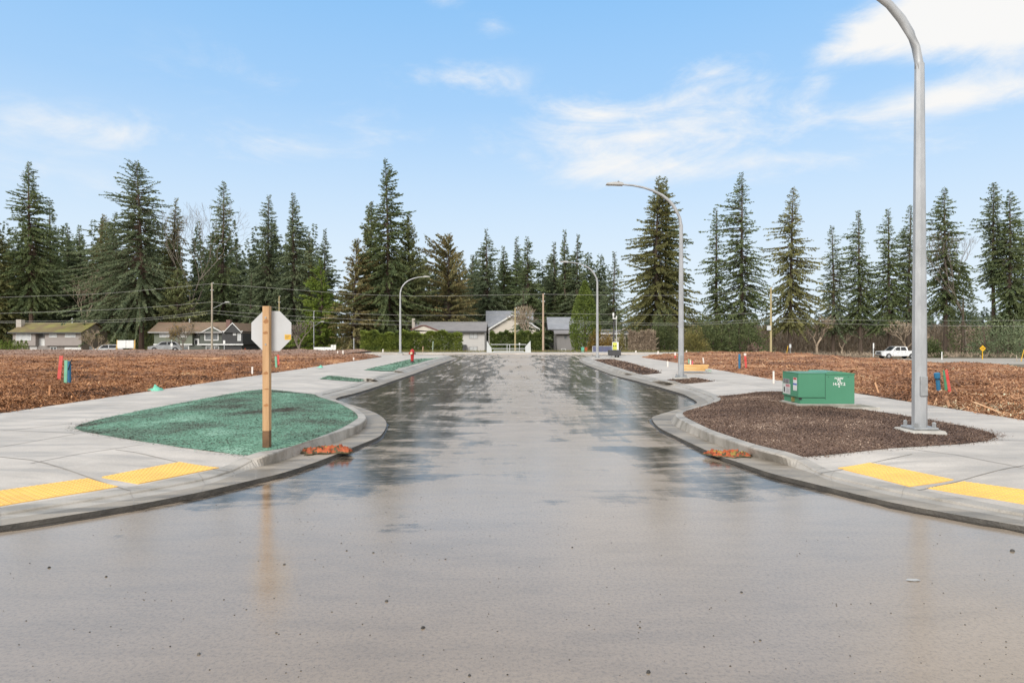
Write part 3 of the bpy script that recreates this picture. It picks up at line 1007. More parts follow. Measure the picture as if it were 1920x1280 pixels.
M['darksage'] = mat("dark_green_siding", (0.088, 0.096, 0.080), 0.7, (0.078, 0.086, 0.072), 1.0)
M['charcoal'] = mat("charcoal_siding", (0.045, 0.045, 0.046), 0.7)
M['offwhite'] = mat("off_white_siding", (0.50, 0.485, 0.465), 0.7, (0.46, 0.445, 0.43), 0.8, stretch=(1, 1, 5))
M['creamwall'] = mat("cream_stucco", (0.55, 0.50, 0.43), 0.8, (0.50, 0.455, 0.39), 0.8)
M['greywall'] = mat("grey_siding", (0.235, 0.225, 0.22), 0.75, (0.205, 0.195, 0.19), 0.9, stretch=(6, 1, 1))
M['brickch'] = mat("brick", (0.20, 0.115, 0.095), 0.85, (0.13, 0.075, 0.065), 8.0)
M['palebrick'] = mat("pale_brick", (0.46, 0.42, 0.37), 0.85, (0.36, 0.32, 0.28), 6.0)
M['utilpole'] = mat("pole_wood", (0.40, 0.345, 0.27), 0.85, (0.30, 0.25, 0.19), 3.0, stretch=(4, 4, 0.4))
M['utilpole_y'] = mat("pole_wood_yellow", (0.40, 0.33, 0.18), 0.85, (0.32, 0.26, 0.14), 3.0, stretch=(4, 4, 0.4))
M['utilpole_r'] = mat("pole_wood_pink", (0.47, 0.35, 0.27), 0.85, (0.38, 0.28, 0.20), 3.0, stretch=(4, 4, 0.4))
M['wire'] = mat("wire_grey", (0.30, 0.30, 0.28), 0.5)
M['carwhite'] = mat("car_white", (0.72, 0.73, 0.74), 0.25)
M['carsilver'] = mat("car_silver", (0.45, 0.46, 0.47), 0.3, metal=0.3)
M['chrome'] = mat("chrome", (0.55, 0.55, 0.56), 0.2, metal=0.9)
M['panel'] = mat("solar_blue", (0.055, 0.062, 0.115), 0.25, (0.075, 0.082, 0.14), 2.0)
M['signyellow'] = mat("sign_yellow", (0.75, 0.42, 0.01), 0.45)
M['lime'] = mat("lime_panel", (0.62, 0.64, 0.10), 0.5)
M['vest_o'] = mat("filter_orange", (0.46, 0.105, 0.028), 0.7, (0.24, 0.052, 0.018), 9.0, bump=0.3, bs=50)
M['vest_y'] = mat("filter_yellow", (0.36, 0.22, 0.035), 0.7, (0.28, 0.20, 0.05), 9.0)
M['vest_d'] = mat("filter_dark", (0.055, 0.042, 0.018), 0.7, (0.10, 0.075, 0.03), 9.0)
M['leaf'] = mat("wet_leaf", (0.44, 0.43, 0.41), 0.4, (0.19, 0.19, 0.19), 4.0)
M['stone'] = mat("dark_pebble", (0.055, 0.05, 0.045), 0.7, island=0.6)
M['bark'] = mat("bark", (0.105, 0.075, 0.055), 0.9, (0.065, 0.048, 0.036), 2.0, stretch=(3, 3, 0.5))
M['barkred'] = mat("reddish_bark", (0.17, 0.115, 0.085), 0.9, (0.11, 0.075, 0.055), 2.0, stretch=(3, 3, 0.5))
M['twig'] = mat("bare_twigs", (0.21, 0.175, 0.145), 0.9, (0.15, 0.125, 0.10), 1.0)
M['twigtan'] = mat("tan_twigs", (0.36, 0.285, 0.21), 0.9, (0.26, 0.20, 0.145), 1.0, island=0.4)
M['fir'] = foliage("fir_needles", (0.222, 0.258, 0.111), (0.133, 0.178, 0.086))
M['fir2'] = foliage("fir_needles_grey", (0.245, 0.280, 0.156), (0.149, 0.192, 0.111))
M['fir3'] = foliage("fir_needles_olive", (0.295, 0.282, 0.111), (0.170, 0.178, 0.080))
M['cedar'] = foliage("cedar_sprays_brown", (0.302, 0.241, 0.105), (0.179, 0.187, 0.086), vs=0.6)
M['cedar2'] = foliage("cedar_sprays_olive", (0.261, 0.268, 0.117), (0.169, 0.196, 0.086), vs=0.6)
M['bright'] = foliage("yellow_green_sprays", (0.296, 0.366, 0.073), (0.177, 0.248, 0.059), vs=0.5)
M['column'] = foliage("arborvitae_sprays", (0.213, 0.265, 0.063), (0.130, 0.177, 0.049), vs=0.8)
M['hedge'] = foliage("laurel_leaves", (0.312, 0.367, 0.083), (0.149, 0.197, 0.056), vs=0.8)
M['hedge2'] = foliage("dark_laurel_leaves", (0.231, 0.283, 0.083), (0.115, 0.158, 0.056), vs=0.8)
M['rust'] = foliage("rusty_leaves", (0.340, 0.232, 0.066), (0.213, 0.146, 0.051), vs=0.9)
M['olive'] = foliage("olive_leaves", (0.271, 0.232, 0.081), (0.166, 0.161, 0.061), vs=0.9)
M['deepgreen'] = foliage("ivy_leaves", (0.155, 0.182, 0.074), (0.086, 0.110, 0.049), vs=0.8)
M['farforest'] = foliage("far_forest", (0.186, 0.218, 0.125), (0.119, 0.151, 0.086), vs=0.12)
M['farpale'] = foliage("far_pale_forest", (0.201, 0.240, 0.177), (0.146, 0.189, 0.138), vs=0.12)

# ------------------------------------------------------------------ street lamps
def street_lamp(label):
    t = thing("street_lamp", label, "street lamp", group="tall curved street lamps along the new road")
    m = MB()
    m.bbox(-0.27, 0.27, -0.27, 0.27, -0.15, 0.045, 0.035)
    m.build("footing", M['padtop'], t)
    m = MB()
    m.bbox(-0.185, 0.185, -0.185, 0.185, 0.045, 0.085, 0.012)
    for sx in (-1, 1):
        for sy in (-1, 1):
            m.lathe([(0.03, 0.085), (0.03, 0.15), (0.016, 0.165)], 6, org=(sx * 0.135, sy * 0.135, 0))
    m.build("base_plate", M['galv2'], t)
    m = MB()
    m.tube([(0, 0, 0.08), (0, 0, 1.5), (0, 0, 3.5), (0, 0, 5.60)], [0.106, 0.099, 0.084, 0.067], 8)
    pole = m.build("pole", M['galv'], t)
    m = MB()
    m.bbox(-0.055, 0.055, -0.125, -0.085, 0.55, 0.85, 0.01)
    m.build("access_cover", M['galv2'], pole)
    m = MB()
    arc = [(0, 5.45), (-0.01, 5.62), (-0.055, 5.85), (-0.14, 6.06), (-0.275, 6.28), (-0.46, 6.50), (-0.70, 6.68), (-1.0, 6.83), (-1.35, 6.95), (-1.75, 7.03), (-2.2, 7.07), (-2.30, 7.075)]
    m.tube([(x, 0, z) for x, z in arc], [0.062, 0.061, 0.060, 0.058, 0.062, 0.057, 0.052, 0.047, 0.042, 0.037, 0.033, 0.032], 10)
    m.build("arm", M['galv'], t, smooth=True)
    m = MB()
    side = [(-2.12, 7.03), (-2.12, 7.10), (-2.24, 7.135), (-2.45, 7.135), (-2.72, 7.10), (-2.74, 7.055), (-2.30, 7.035)]
    m.extr([(x, -0.13, z) for x, z in side], (0, 0.26, 0))
    hd = m.build("lamp_head", M['lamp'], t)
    m = MB()
    m.box(-2.66, -2.34, -0.10, 0.10, 7.035, 7.052)
    m.build("lens", M['lens'], hd)
    m = MB()
    m.lathe([(0.035, 7.13), (0.035, 7.18), (0.02, 7.19)], 8, org=(-2.28, 0, 0))
    m.build("photocell", M['dark'], hd)
    return t


lamp = street_lamp("tallest near street lamp in the brown planting bed, its arm leaving the picture")
x, y = G(1724, 808, 0.2)
lamp.location = (x, y, 0.19)
lamp.scale = (0.985, 0.985, 0.985)
x, y = G(1277, 709, 0.16)
dup(lamp, (x, y, 0.15), rz=0.0, label="street lamp standing on the small dirt strip between two driveways", scale=0.975)
x, y = G(1120, 671.5, 0.13)
dup(lamp, (x, y, 0.12), rz=0.0, label="street lamp beside the black camera trailer, arm reaching left", scale=0.975)
x, y = G(750.5, 662.6, 0.12)
dup(lamp, (x, y, 0.10), rz=math.pi, label="street lamp with its arm bent to the right, behind the red hydrant", scale=1.02)

# ------------------------------------------------------------------ stop sign seen from behind
x, y = G(500.5, 828, 0.20)
t = thing("stop_sign", "back of an octagonal stop sign on a rough wooden post in the green bed", "road sign", (x, y, 0.19))
m = MB()
m.cur = 1
m.bbox(-0.0455, 0.0455, -0.0455, 0.0455, -0.1, 0.16, 0.003)
m.cur = 0
m.bbox(-0.045, 0.045, -0.045, 0.045, 0.16, 1.834, 0.004)
m.cur = 2
for kz, kh, kx in ((1.62, 0.045, 0.004), (1.47, 0.03, -0.005), (0.93, 0.03, 0.0), (0.50, 0.028, 0.004), (0.72, 0.012, 0.01)):
    m.extr([(kx - 0.038, -0.0462, kz), (kx - 0.02, -0.0462, kz + kh * .6), (kx + 0.012, -0.0462, kz + kh), (kx + 0.036, -0.0462, kz + kh * .4), (kx + 0.03, -0.0462, kz - kh * .2), (kx - 0.01, -0.0462, kz - kh * .5)], (0, 0.001, 0))
m.build("post", [M['wood_post'], M['wood_wet'], M['wood_knot']], t)
oc = [(0.30 / math.cos(R(22.5)) * math.cos(R(22.5 + 45 * k)), 0.30 / math.cos(R(22.5)) * math.sin(R(22.5 + 45 * k))) for k in range(8)]
sc_ = 0.27 / 0.30
cx, cz = 0.042, 1.50
m = MB()
m.extr([(cx + a * sc_, 0.047, cz + b * sc_) for a, b in oc], (0, 0.003, 0))
pl = m.build("sign_plate", M['alu'], t)
m = MB()
m.extr([(cx + a * sc_ * 0.96, 0.0505, cz + b * sc_ * 0.96) for a, b in oc], (0, 0.001, 0))
m.build("sign_face", M['signred'], pl)
m = MB()
m.box(cx + 0.180, cx + 0.267, 0.0455, 0.0468, cz - 0.117, cz - 0.047)
m.cur = 1
for k in range(3):
    m.box(cx + 0.19, cx + 0.250 - 0.01 * k, 0.0448, 0.0454, cz - 0.065 - 0.017 * k, cz - 0.060 - 0.017 * k)
m.build("sticker", [M['sticker'], M['dark']], pl)
for dz in (-0.18, 0.18):
    m = MB()
    m.lathe([(0.012, -0.052), (0.012, -0.045)], 6, axis='Y', org=(0, 0, cz + dz))
    m.build("bolt", M['galv2'], t)

# ------------------------------------------------------------------ pad-mounted transformer
Yf = 13.35
x0 = (1499.5 - CX) / F * Yf
x1 = (1602.5 - CX) / F * Yf
zb = CAMZ - (757.5 - HY) / F * Yf
zt = CAMZ - (700 - HY) / F * Yf
Wd, Dp, Hh = x1 - x0, 0.80, zt - zb
t = thing("transformer_cabinet", "green steel electrical transformer box on a low concrete pad", "electrical box", (x0, Yf, 0.17))
b0 = zb - 0.17
m = MB()
m.bbox(-0.06, Wd + 0.10, -0.08, Dp + 0.10, -0.1, b0 - 0.012, 0.012)
m.cur = 1
m.bbox(-0.03, Wd + 0.012, -0.02, Dp + 0.03, b0 - 0.012, b0 + 0.004, 0.003)
m.build("pad", [M['pad'], M['padtop']], t)
m = MB()
m.bbox(-0.42, Wd + 0.42, -0.19, -0.165, -0.10, 0.025, 0.006)
m.bbox(-0.42, -0.385, -0.165, 0.75, -0.10, 0.03, 0.006)
m.cur = 1
m.box(-0.385, -0.06, -0.165, 0.6, -0.05, 0.03)
m.box(Wd + 0.10, Wd + 0.4, -0.165, 0.5, -0.05, 0.018)
m.box(-0.06, Wd + 0.1, -0.165, -0.08, -0.05, 0.028)
m.build("edging", [M['padtop'], M['pad']], t)
m = MB()
m.bbox(0.012, Wd, 0.0, Dp, b0 + 0.004, b0 + Hh - 0.02, 0.008)
body = m.build("tank", M['boxgreen'], t)
split = Wd * 0.46
hb = b0 + 0.135
m = MB()
m.bbox(-0.03, split, -0.014, Dp * 0.97, hb, b0 + Hh, 0.008)
hood = m.build("hood", M['boxgreen'], t)
m = MB()
m.extr([(-0.035, -0.018, b0 + Hh), (split + 0.002, -0.018, b0 + Hh), (split + 0.002, -0.018, b0 + Hh + 0.008), (0.3, -0.018, b0 + Hh + 0.012), (-0.035, -0.018, b0 + Hh + 0.008)], (0, Dp, 0))
m.extr([(split + 0.006, -0.010, b0 + Hh - 0.02), (Wd + 0.008, -0.010, b0 + Hh - 0.02), (Wd + 0.008, -0.010, b0 + Hh), (Wd - 0.26, -0.010, b0 + Hh + 0.035), (split + 0.05, -0.010, b0 + Hh + 0.035), (split + 0.006, -0.010, b0 + Hh + 0.012)], (0, Dp + 0.012, 0))
m.build("lid", M['boxtop'], t)
for nm, bx in (("seam", (split + 0.0005, split + 0.008, -0.004, 0.02, b0 + 0.10, b0 + Hh - 0.02)), ("seam", (0.02, split, -0.0015, 0.01, hb - 0.010, hb - 0.002)),
               ("bolt", (split + 0.06, split + 0.075, -0.003, 0.01, b0 + Hh - 0.075, b0 + Hh - 0.062)), ("bolt", (Wd - 0.14, Wd - 0.125, -0.003, 0.01, b0 + Hh - 0.075, b0 + Hh - 0.062))):
    m = MB()
    m.box(*bx)
    m.build(nm, M['seam'], body)
m = MB()
m.lathe([(0.022, -0.004), (0.02, 0.05)], 8, org=(-0.022, 0.30, b0 + 0.07))
m.box(-0.035, 0.014, 0.27, 0.33, b0 + 0.03, b0 + 0.12)
m.build("padlock", M['brass'], hood)
m = MB()
m.box(-0.02, 0.03, -0.03, -0.012, hb - 0.035, hb)
m.build("hinge", M['black'], hood)


def panel_x(xx, ya, yb, za, zb_, mm, m_):
    m_.cur = mm
    m_.box(xx - 0.002, xx, ya, yb, za, zb_)


# stickers on the left face (x = -0.03), painted number on the front
top = b0 + Hh
m = MB()
panel_x(-0.031, 0.06, 0.24, top - 0.36, top - 0.09, 0, m)
panel_x(-0.033, 0.075, 0.225, top - 0.135, top - 0.095, 1, m)
panel_x(-0.033, 0.065, 0.235, top - 0.245, top - 0.21, 2, m)
m.build("warning_label", [M['lblw'], M['lblr'], M['lblb']], hood)
m = MB()
panel_x(-0.031, 0.42, 0.74, top - 0.235, top - 0.14, 3, m)
for k, yy in enumerate((0.48, 0.56, 0.64)):
    panel_x(-0.033, yy, yy + 0.045, top - 0.22, top - 0.155, 4, m)
    panel_x(-0.0345, yy + 0.012, yy + 0.033, top - 0.205, top - 0.17, 3, m)
panel_x(-0.031, 0.38, 0.74, top - 0.46, top - 0.245, 0, m)
panel_x(-0.033, 0.40, 0.60, top - 0.31, top - 0.255, 1, m)
panel_x(-0.033, 0.64, 0.70, top - 0.43, top - 0.32, 4, m)
for k in range(4):
    panel_x(-0.033, 0.41, 0.58, top - 0.35 - 0.026 * k, top - 0.343 - 0.026 * k, 5, m)
m.build("warning_label", [M['lblw'], M['lblp'], M['lblb'], M['lblg'], M['dark'], M['lblg']], hood)


def text_mesh(s, size, mm, parent, name, loc, rot=(math.pi / 2, 0, 0), align='CENTER', weight=0.0):
    cu = D.curves.new("txt", 'FONT')
    cu.body = s
    cu.size = size
    cu.align_x = align
    cu.extrude = 0.0008
    cu.offset = weight
    tmp = D.objects.new("txt", cu)
    col.objects.link(tmp)
    dg = bpy.context.evaluated_depsgraph_get()
    me = D.meshes.new_from_object(tmp.evaluated_get(dg))
    D.objects.remove(tmp)
    o = link_mesh(name, me, mm, parent)
    o.location = loc
    o.rotation_euler = rot
    return o


tx = split + (1572 - 1546) / 103 * Wd
for s, sz, zz in (("BCHW", 0.058, 0.120), ("75", 0.085, 0.178), ("14.4/7.2", 0.082, 0.242)):
    text_mesh(s, sz, M['white'], body, "stencilled_number", (tx, -0.002, top - zz), weight=0.002)
m = MB()
m.lathe([(0.014, -0.003), (0.014, 0.0)], 10, axis='Y', org=(tx + 0.005, 0, top - 0.268))
m.build("stencilled_dot", M['white'], body)

# ------------------------------------------------------------------ fire hydrant
x, y = G(773, 680, 0.17)
t = thing("fire_hydrant", "red fire hydrant on the green strip beside the kerb", "hydrant", (x, y, 0.165))
m = MB()
m.lathe([(0.085, 0.10), (0.082, 0.16), (0.090, 0.30), (0.100, 0.44), (0.105, 0.52), (0.125, 0.60), (0.128, 0.64)], 16)
bar = m.build("barrel", M['hydrant'], t, smooth=True)
m = MB()
m.lathe([(0.132, 0.64), (0.132, 0.67), (0.12, 0.71), (0.085, 0.75), (0.05, 0.765), (0.03, 0.77), (0.03, 0.80), (0.02, 0.805)], 16)
m.build("bonnet", M['hydrant'], t, smooth=True)
m = MB()
m.lathe([(0.13, -0.03), (0.13, 0.04), (0.10, 0.06), (0.10, 0.10)], 14)
for k in range(6):
    m.lathe([(0.014, 0.04), (0.014, 0.06)], 6, org=(0.115 * math.cos(k * 1.047), 0.115 * math.sin(k * 1.047), 0))
m.build("flange", M['dark'], t)
m = MB()
m.lathe([(0.062, -0.19), (0.070, -0.18), (0.070, -0.12), (0.055, -0.11), (0.055, 0.0)], 12, axis='Y', org=(-0.03, 0, 0.555))
m.cur = 1
m.lathe([(0.048, -0.20), (0.062, -0.19)], 12, axis='Y', org=(-0.03, 0, 0.555))
m.build("pumper_outlet", [M['cream'], M['cream']], t)
for s in (1, -1):
    m = MB()
    m.lathe([(0.045, 0.0), (0.045, s * 0.13), (0.058, s * 0.135), (0.058, s * 0.19), (0.03, s * 0.20)], 10, axis='X', org=(0, 0, 0.545))
    m.build("hose_outlet", M['dark'] if s > 0 else M['hydrant'], t)

# ------------------------------------------------------------------ tactile paving plates
def tactile(corners, zf, label, nx, ny, ext=None):
    """corners: back-left, back-right, front-right, front-left on the ramp (photograph pixels)"""
    z = 0.085
    c = []
    for p in corners:
        z = 0.085
        for _ in range(5):
            x, y = G(p[0], p[1], z)
            z = float(zf(np.array([x]), np.array([y]))[0]) + 0.004
        c.append(Vector((x, y, z)))
    o = (c[0] + c[1] + c[2] + c[3]) / 4
    m = MB(off=tuple(o))
    lift = Vector((0, 0, 0.006))
    q = [p + lift for p in c]
    n1 = 10
    pt = lambda u, v: (c[0] * (1 - u) + c[1] * u) * (1 - v) + (c[3] * (1 - u) + c[2] * u) * v

    def on(u, v, h):
        p = pt(u, v)
        return Vector((p.x, p.y, float(zf(np.array([p.x]), np.array([p.y]))[0]) + h))
    vs, fs = [], []
    for j in range(n1 + 1):
        for i in range(n1 + 1):
            vs.append(on(i / n1, j / n1, 0.009))
    for j in range(n1):
        for i in range(n1):
            a = j * (n1 + 1) + i
            fs.append((a, a + 1, a + n1 + 2, a + n1 + 1))
    m.add(vs, fs)
    rim = [(i / n1, 0) for i in range(n1)] + [(1, i / n1) for i in range(n1)] + [(1 - i / n1, 1) for i in range(n1)] + [(0, 1 - i / n1) for i in range(n1)]
    tv = [on(u, v, 0.009) for u, v in rim] + [on(u, v, -0.03) for u, v in rim]
    k = len(rim)
    m.add(tv, [(i, (i + 1) % k, k + (i + 1) % k, k + i) for i in range(k)])
    for j in range(ny):
        for i in range(nx):
            p = on((i + 0.5) / nx, (j + 0.5) / ny, 0.009)
            b = [p + Vector((math.cos(a) * 0.0155, math.sin(a) * 0.0155, 0)) for a in np.arange(6) * math.pi / 3]
            tt = [p + Vector((math.cos(a) * 0.0095, math.sin(a) * 0.0095, 0.0065)) for a in np.arange(6) * math.pi / 3]
            m.add(b + tt, [(i2, (i2 + 1) % 6, 6 + (i2 + 1) % 6, 6 + i2) for i2 in range(6)] + [tuple(range(6, 12))])
    ob = m.build("tactile_plate", M['tactile'])
    ob.location = o
    tag(ob, label, "tactile paving", "yellow studded tactile plates")


tactile([(191, 894), (337, 866), (411, 876.5), (259, 907)], zl, "yellow tactile plate nearer the green bed, on the left ramp", 16, 11)
tactile([(-140, 940), (165, 896.5), (222, 912), (-110, 966)], zl, "yellow tactile plate cut off by the left edge of the photo", 24, 11)
tactile([(1630, 867.5), (1788, 899), (1705, 911.5), (1571, 877)], zr, "yellow tactile plate nearer the brown bed, on the right ramp", 16, 11)
tactile([(1806, 902.5), (2140, 951), (2120, 980), (1736, 914.5)], zr, "yellow tactile plate cut off by the right edge of the photo", 24, 11)

# ------------------------------------------------------------------ crumpled filter sacks in the gutters
def sack(px, py, w, d, h, seed, label, rz, stripes):
    x, y = G(px, py, 0.04)
    rnd = random.Random(seed)
    nx, ny = 46, 26
    V, Fc, mi = [], [], []
    for j in range(ny + 1):
        for i in range(nx + 1):
            u, v = i / nx * 2 - 1, j / ny * 2 - 1
            e = 1 + 0.20 * noise.noise((u * 1.6 + seed, v * 1.3, 0.3)) + 0.16 * noise.noise((u * 4, v * 6, seed))
            X = u * w / 2 * e
            Yy = v * d / 2 * (1 + 0.55 * noise.noise((u * 2.6, seed * 1.7, 0.9))) + 0.07 * math.sin(u * 2.3 + seed) + 0.03 * noise.noise((u * 6, v, seed))
            r = max(abs(u), abs(v))
            f1 = (1 - min(1, 2.6 * abs(noise.noise((u * 2.3 + seed, v * 3.4, 1.1))))) ** 2
            f2 = (1 - min(1, 2.4 * abs(noise.noise((u * 6.0, v * 6.5 + seed, 2.2))))) ** 2
            z = h * (0.10 + 0.85 * f1 + 0.45 * f2 + 0.5 * abs(noise.noise((u * 1.2, seed, v)))) * (1 - r ** 5) + 0.006
            V.append((X, Yy, z))
    for j in range(ny):
        for i in range(nx):
            a = j * (nx + 1) + i
            Fc.append((a, a + 1, a + nx + 2, a + nx + 1))
            u, v = i / nx * 2 - 1, j / ny * 2 - 1
            f1 = (1 - min(1, 2.6 * abs(noise.noise((u * 2.3 + seed, v * 3.4, 1.1))))) ** 2 + 0.6 * noise.noise((u * 5, v * 5, seed + 3))
            band = abs(v - 0.45 * math.sin(u * 2.6 + seed) - 0.2 * noise.noise((u * 3, seed, 2.0)))
            mi.append(2 if f1 < stripes[0] or max(abs(u), abs(v)) > .93 else (1 if band < stripes[1] else 0))
    me = D.meshes.new("filter_sack")
    me.from_pydata(V, [], Fc)
    me.polygons.foreach_set("material_index", mi)
    o = link_mesh("filter_sack", me, [M['vest_o'], M['vest_y'], M['vest_d']], smooth=True)
    md = o.modifiers.new("thick", 'SOLIDIFY')
    md.thickness = 0.006
    o.location = (x, y, 0.04)
    o.rotation_euler = (0, 0, rz)
    tag(o, label, "filter sack", "crumpled orange drain filter sacks in the gutters")


sack(614, 848, 0.66, 0.32, 0.075, 3, "crumpled orange and dark filter sack against the left kerb", R(30), (0.06, 0.07))
sack(1364, 853, 0.58, 0.28, 0.055, 11, "flatter orange and yellow filter sack in the right gutter", R(-12), (0.0, 0.16))

# ------------------------------------------------------------------ grit on the road
m = MB()
rnd = random.Random(5)
spots = [(1898, 1033, 0.024), (725, 1127, 0.016), (793, 1177, 0.018), (373, 1226, 0.014), (92, 1064, 0.016), (199, 1081, 0.012), (533, 1058, 0.014), (1216, 1260, 0.018), (1390, 1110, 0.012), (1425, 1200, 0.010), (1073, 1026, 0.010), (1885, 999, 0.014),
         (518, 1186, 0.010), (1200, 1176, 0.010), (880, 1266, 0.012), (420, 1124, .008), (700, 1036, .012), (650, 1032, .010), (835, 1048, .010), (640, 1018, .008)]
for _ in range(300):
    px, py = rnd.uniform(0, 1920), 860 + 420 * rnd.random()
    spots.append((px, py, rnd.uniform(0.003, 0.007)))
for _ in range(160):
    px, py = rnd.gauss(800, 170), rnd.gauss(955, 50)
    spots.append((px, min(max(py, 870), 1270), rnd.uniform(0.003, 0.0065)))
for px, py, r in spots:
    x, y = G(px, py)
    if y > 9.0 and abs(x) > 2.5:
        continue
    # keep grit off the pavements
    if py < 1000 and (px < 480 and py < 1000 - px * 0.21 + 20 or px > 1480 and py < 1000 - (1920 - px) * 0.21 + 20):
        continue
    r *= 0.8
    ang = rnd.uniform(0, 6.28)
    k = [(r * (rnd.uniform(.7, 1.2)) * math.cos(a + ang), r * rnd.uniform(.6, 1.0) * math.sin(a + ang)) for a in (0, 1.05, 2.1, 3.14, 4.2, 5.25)]
    m.add([(x + a, y + b, 0.0005) for a, b in k] + [(x + a * .7, y + b * .7, r * .65) for a, b in k] + [(x, y, r * 0.9)],
          [(i, (i + 1) % 6, 6 + (i + 1) % 6, 6 + i) for i in range(6)] + [(6 + i, 6 + (i + 1) % 6, 12) for i in range(6)])
tag(m.build("road_grit", M['stone']), kind="stuff")
x, y = G(1712, 1088)
m = MB(off=(x, y, 0))
m.add([(x + a, y + b, 0.002 + c) for a, b, c in ((-0.05, 0, 0.003), (-0.028, 0.016, 0.006), (0.0, 0.02, 0.004), (0.028, 0.014, 0.006), (0.052, 0, 0.002), (0.026, -0.014, 0.004), (0, -0.018, 0.001), (-0.03, -0.013, 0.003))], [tuple(range(8))])
o = m.build("fallen_leaf", M['leaf'])
o.location = (x, y, 0)
tag(o, "pale wet leaf lying alone on the foreground asphalt", "leaf")

# ------------------------------------------------------------------ survey stakes and service pipes in the lots
G_ST = "survey stakes and service pipes in the bark lots"


def stake(px, ptop, pbase, wpx, mm, name, label, cat, zf, lean=0.0, top_m=None, topfrac=0.3, thick=0.02, group=None):
    x, y, z = mulch_base(px, pbase, zf)
    s = y / F
    h, w = (pbase - ptop) * s, max(wpx * s * (0.82 if wpx > 4 else 1.0), 0.018)
    m = MB()
    sh = Matrix.Identity(4)
    sh[0][2] = lean
    m.bbox(-w / 2, w / 2, -thick / 2, thick / 2, -0.15, h, min(0.004, thick / 5), sh)
    if top_m:
        m.cur = 1
        m.bbox(-w / 2 - 0.003, w / 2 + 0.003, -thick / 2 - 0.003, thick / 2 + 0.003, h * (1 - topfrac), h + 0.003, 0.004, sh)
    o = m.build(name, [M[mm]] + ([M[top_m]] if top_m else []))
    o.location = (x, y, z - 0.01)
    tag(o, label, cat, group)
    return o


def pipe(px, ptop, pbase, wpx, label, zf, lean=0.0, cap=True, tail=True):
    x, y, z = mulch_base(px, pbase, zf)
    s = y / F
    h, r = (pbase - ptop) * s, wpx * s / 2
    t = thing("service_pipe", label, "pipe", (x, y, z - 0.02))
    m = MB()
    m.tube([(0, 0, -0.1), (lean * h * 0.5, 0, h * 0.5), (lean * h, 0, h * 0.98)], r * 0.82, 10)
    m.build("pipe", M['st_blue'], t, smooth=False)
    if cap:
        m = MB()
        m.tube([(lean * h * .72, 0, h * 0.72), (lean * h * .76, 0, h * .76), (lean * h, 0, h), (lean * h * 1.03, 0, h * 1.03)], [r * 0.9, r * 1.15, r * 1.2, r * 0.8], 10)
        m.build("wrapped_cap", M['st_blue'], t)
        m = MB()
        m.tube([(lean * h * .68, 0, h * 0.68), (lean * h * .70, 0, h * .71)], r * 0.98, 10)
        m.build("tape", M['black'], t)
    if tail:
        m = MB()
        m.tube([(lean * h, -r, h * 0.62), (lean * h + r * .8, -r * 1.1, h * 0.8), (lean * h + r * 2.0, -r, h * 1.06)], r * 0.22, 6)
        m.build("tracer_wire", M['black'], t)


stake(110.5, 672, 717, 8.5, 'st_red', "marker_board", "leaning red marker board left of the pale green board", "marker stake", z_fl, lean=0.10, top_m=None)
stake(122.5, 675, 721, 7, 'st_green', "marker_board", "pale green marker board between the red board and the blue pipe", "marker stake", z_fl, lean=0.03)
pipe(130, 673, 718, 7.5, "blue service pipe with black wire beside the pale green board", z_fl, cap=False)
pipe(1761, 691, 728, 9, "blue capped service pipe right of the near street lamp", z_fr, lean=-0.12, tail=False)
stake(1774.5, 693, 733, 6.5, 'st_dkgreen', "marker_board", "dark green marker board pressed against a leaning red one", "marker stake", z_fr, lean=-0.10)
stake(1781, 692, 735, 6.5, 'st_red', "marker_board", "red marker board leaning left behind the near street lamp", "marker stake", z_fr, lean=-0.16)
pipe(1386.5, 664, 692, 5, "slim blue service pipe near the red and white stake", z_fr, cap=False, tail=False)
stake(1399, 667, 695, 5, 'st_red', "survey_stake", "red stake with a white flag side, right of the slim blue pipe", "marker stake", z_fr, lean=-0.08, top_m='st_white', topfrac=0.16)
stake(1450.5, 695, 712, 3.2, 'st_white', "survey_stake", "white survey stake between the bark lot and the transformer", "survey stake", z_fr, group=G_ST)
stake(1252, 671.5, 681.5, 2.4, 'st_white', "survey_stake", "white survey stake left of the second street lamp", "survey stake", z_fr, group=G_ST)
stake(1319.5, 672, 683, 2.6, 'st_white', "survey_stake", "leaning white survey stake above the yellow lumber", "survey stake", z_fr, lean=-0.12, group=G_ST)
stake(1291.5, 669, 677.5, 2.4, 'st_green', "survey_stake", "short green stake beside a white and a pink one", "survey stake", z_fr, group=G_ST)
stake(1294.6, 668.5, 678, 2.2, 'st_white', "survey_stake", "short white stake between a green and a pink one", "survey stake", z_fr, group=G_ST)
stake(1298, 669.5, 679, 2.4, 'st_pink', "survey_stake", "short pink stake right of a white one", "survey stake", z_fr, lean=0.05, group=G_ST)
stake(1266, 660, 672, 2.8, 'st_red', "survey_stake", "red and white stake close left of the second street lamp", "survey stake", z_fr, top_m='st_white', topfrac=0.5, group=G_ST)
stake(1234, 655.5, 662.5, 2.6, 'st_white', "survey_stake", "white stake at the far left corner of the right lot", "survey stake", z_fr, group=G_ST)
stake(1286.5, 656, 661, 2.2, 'st_white', "survey_stake", "tiny white stake on the far edge right of the second lamp", "survey stake", z_fr, lean=0.15, group=G_ST)
stake(473, 687, 701, 3.2, 'st_white', "survey_stake", "white survey stake left of the stop sign post", "survey stake", z_fl, group=G_ST)
stake(518, 664, 685, 3.6, 'st_green', "survey_stake", "grey green stake right of the stop sign post", "survey stake", z_fl, lean=-0.06, group=G_ST)
stake(522.5, 664, 684, 3.4, 'st_red', "survey_stake", "red stake leaning next to the grey green one", "survey stake", z_fl, lean=-0.05, group=G_ST)
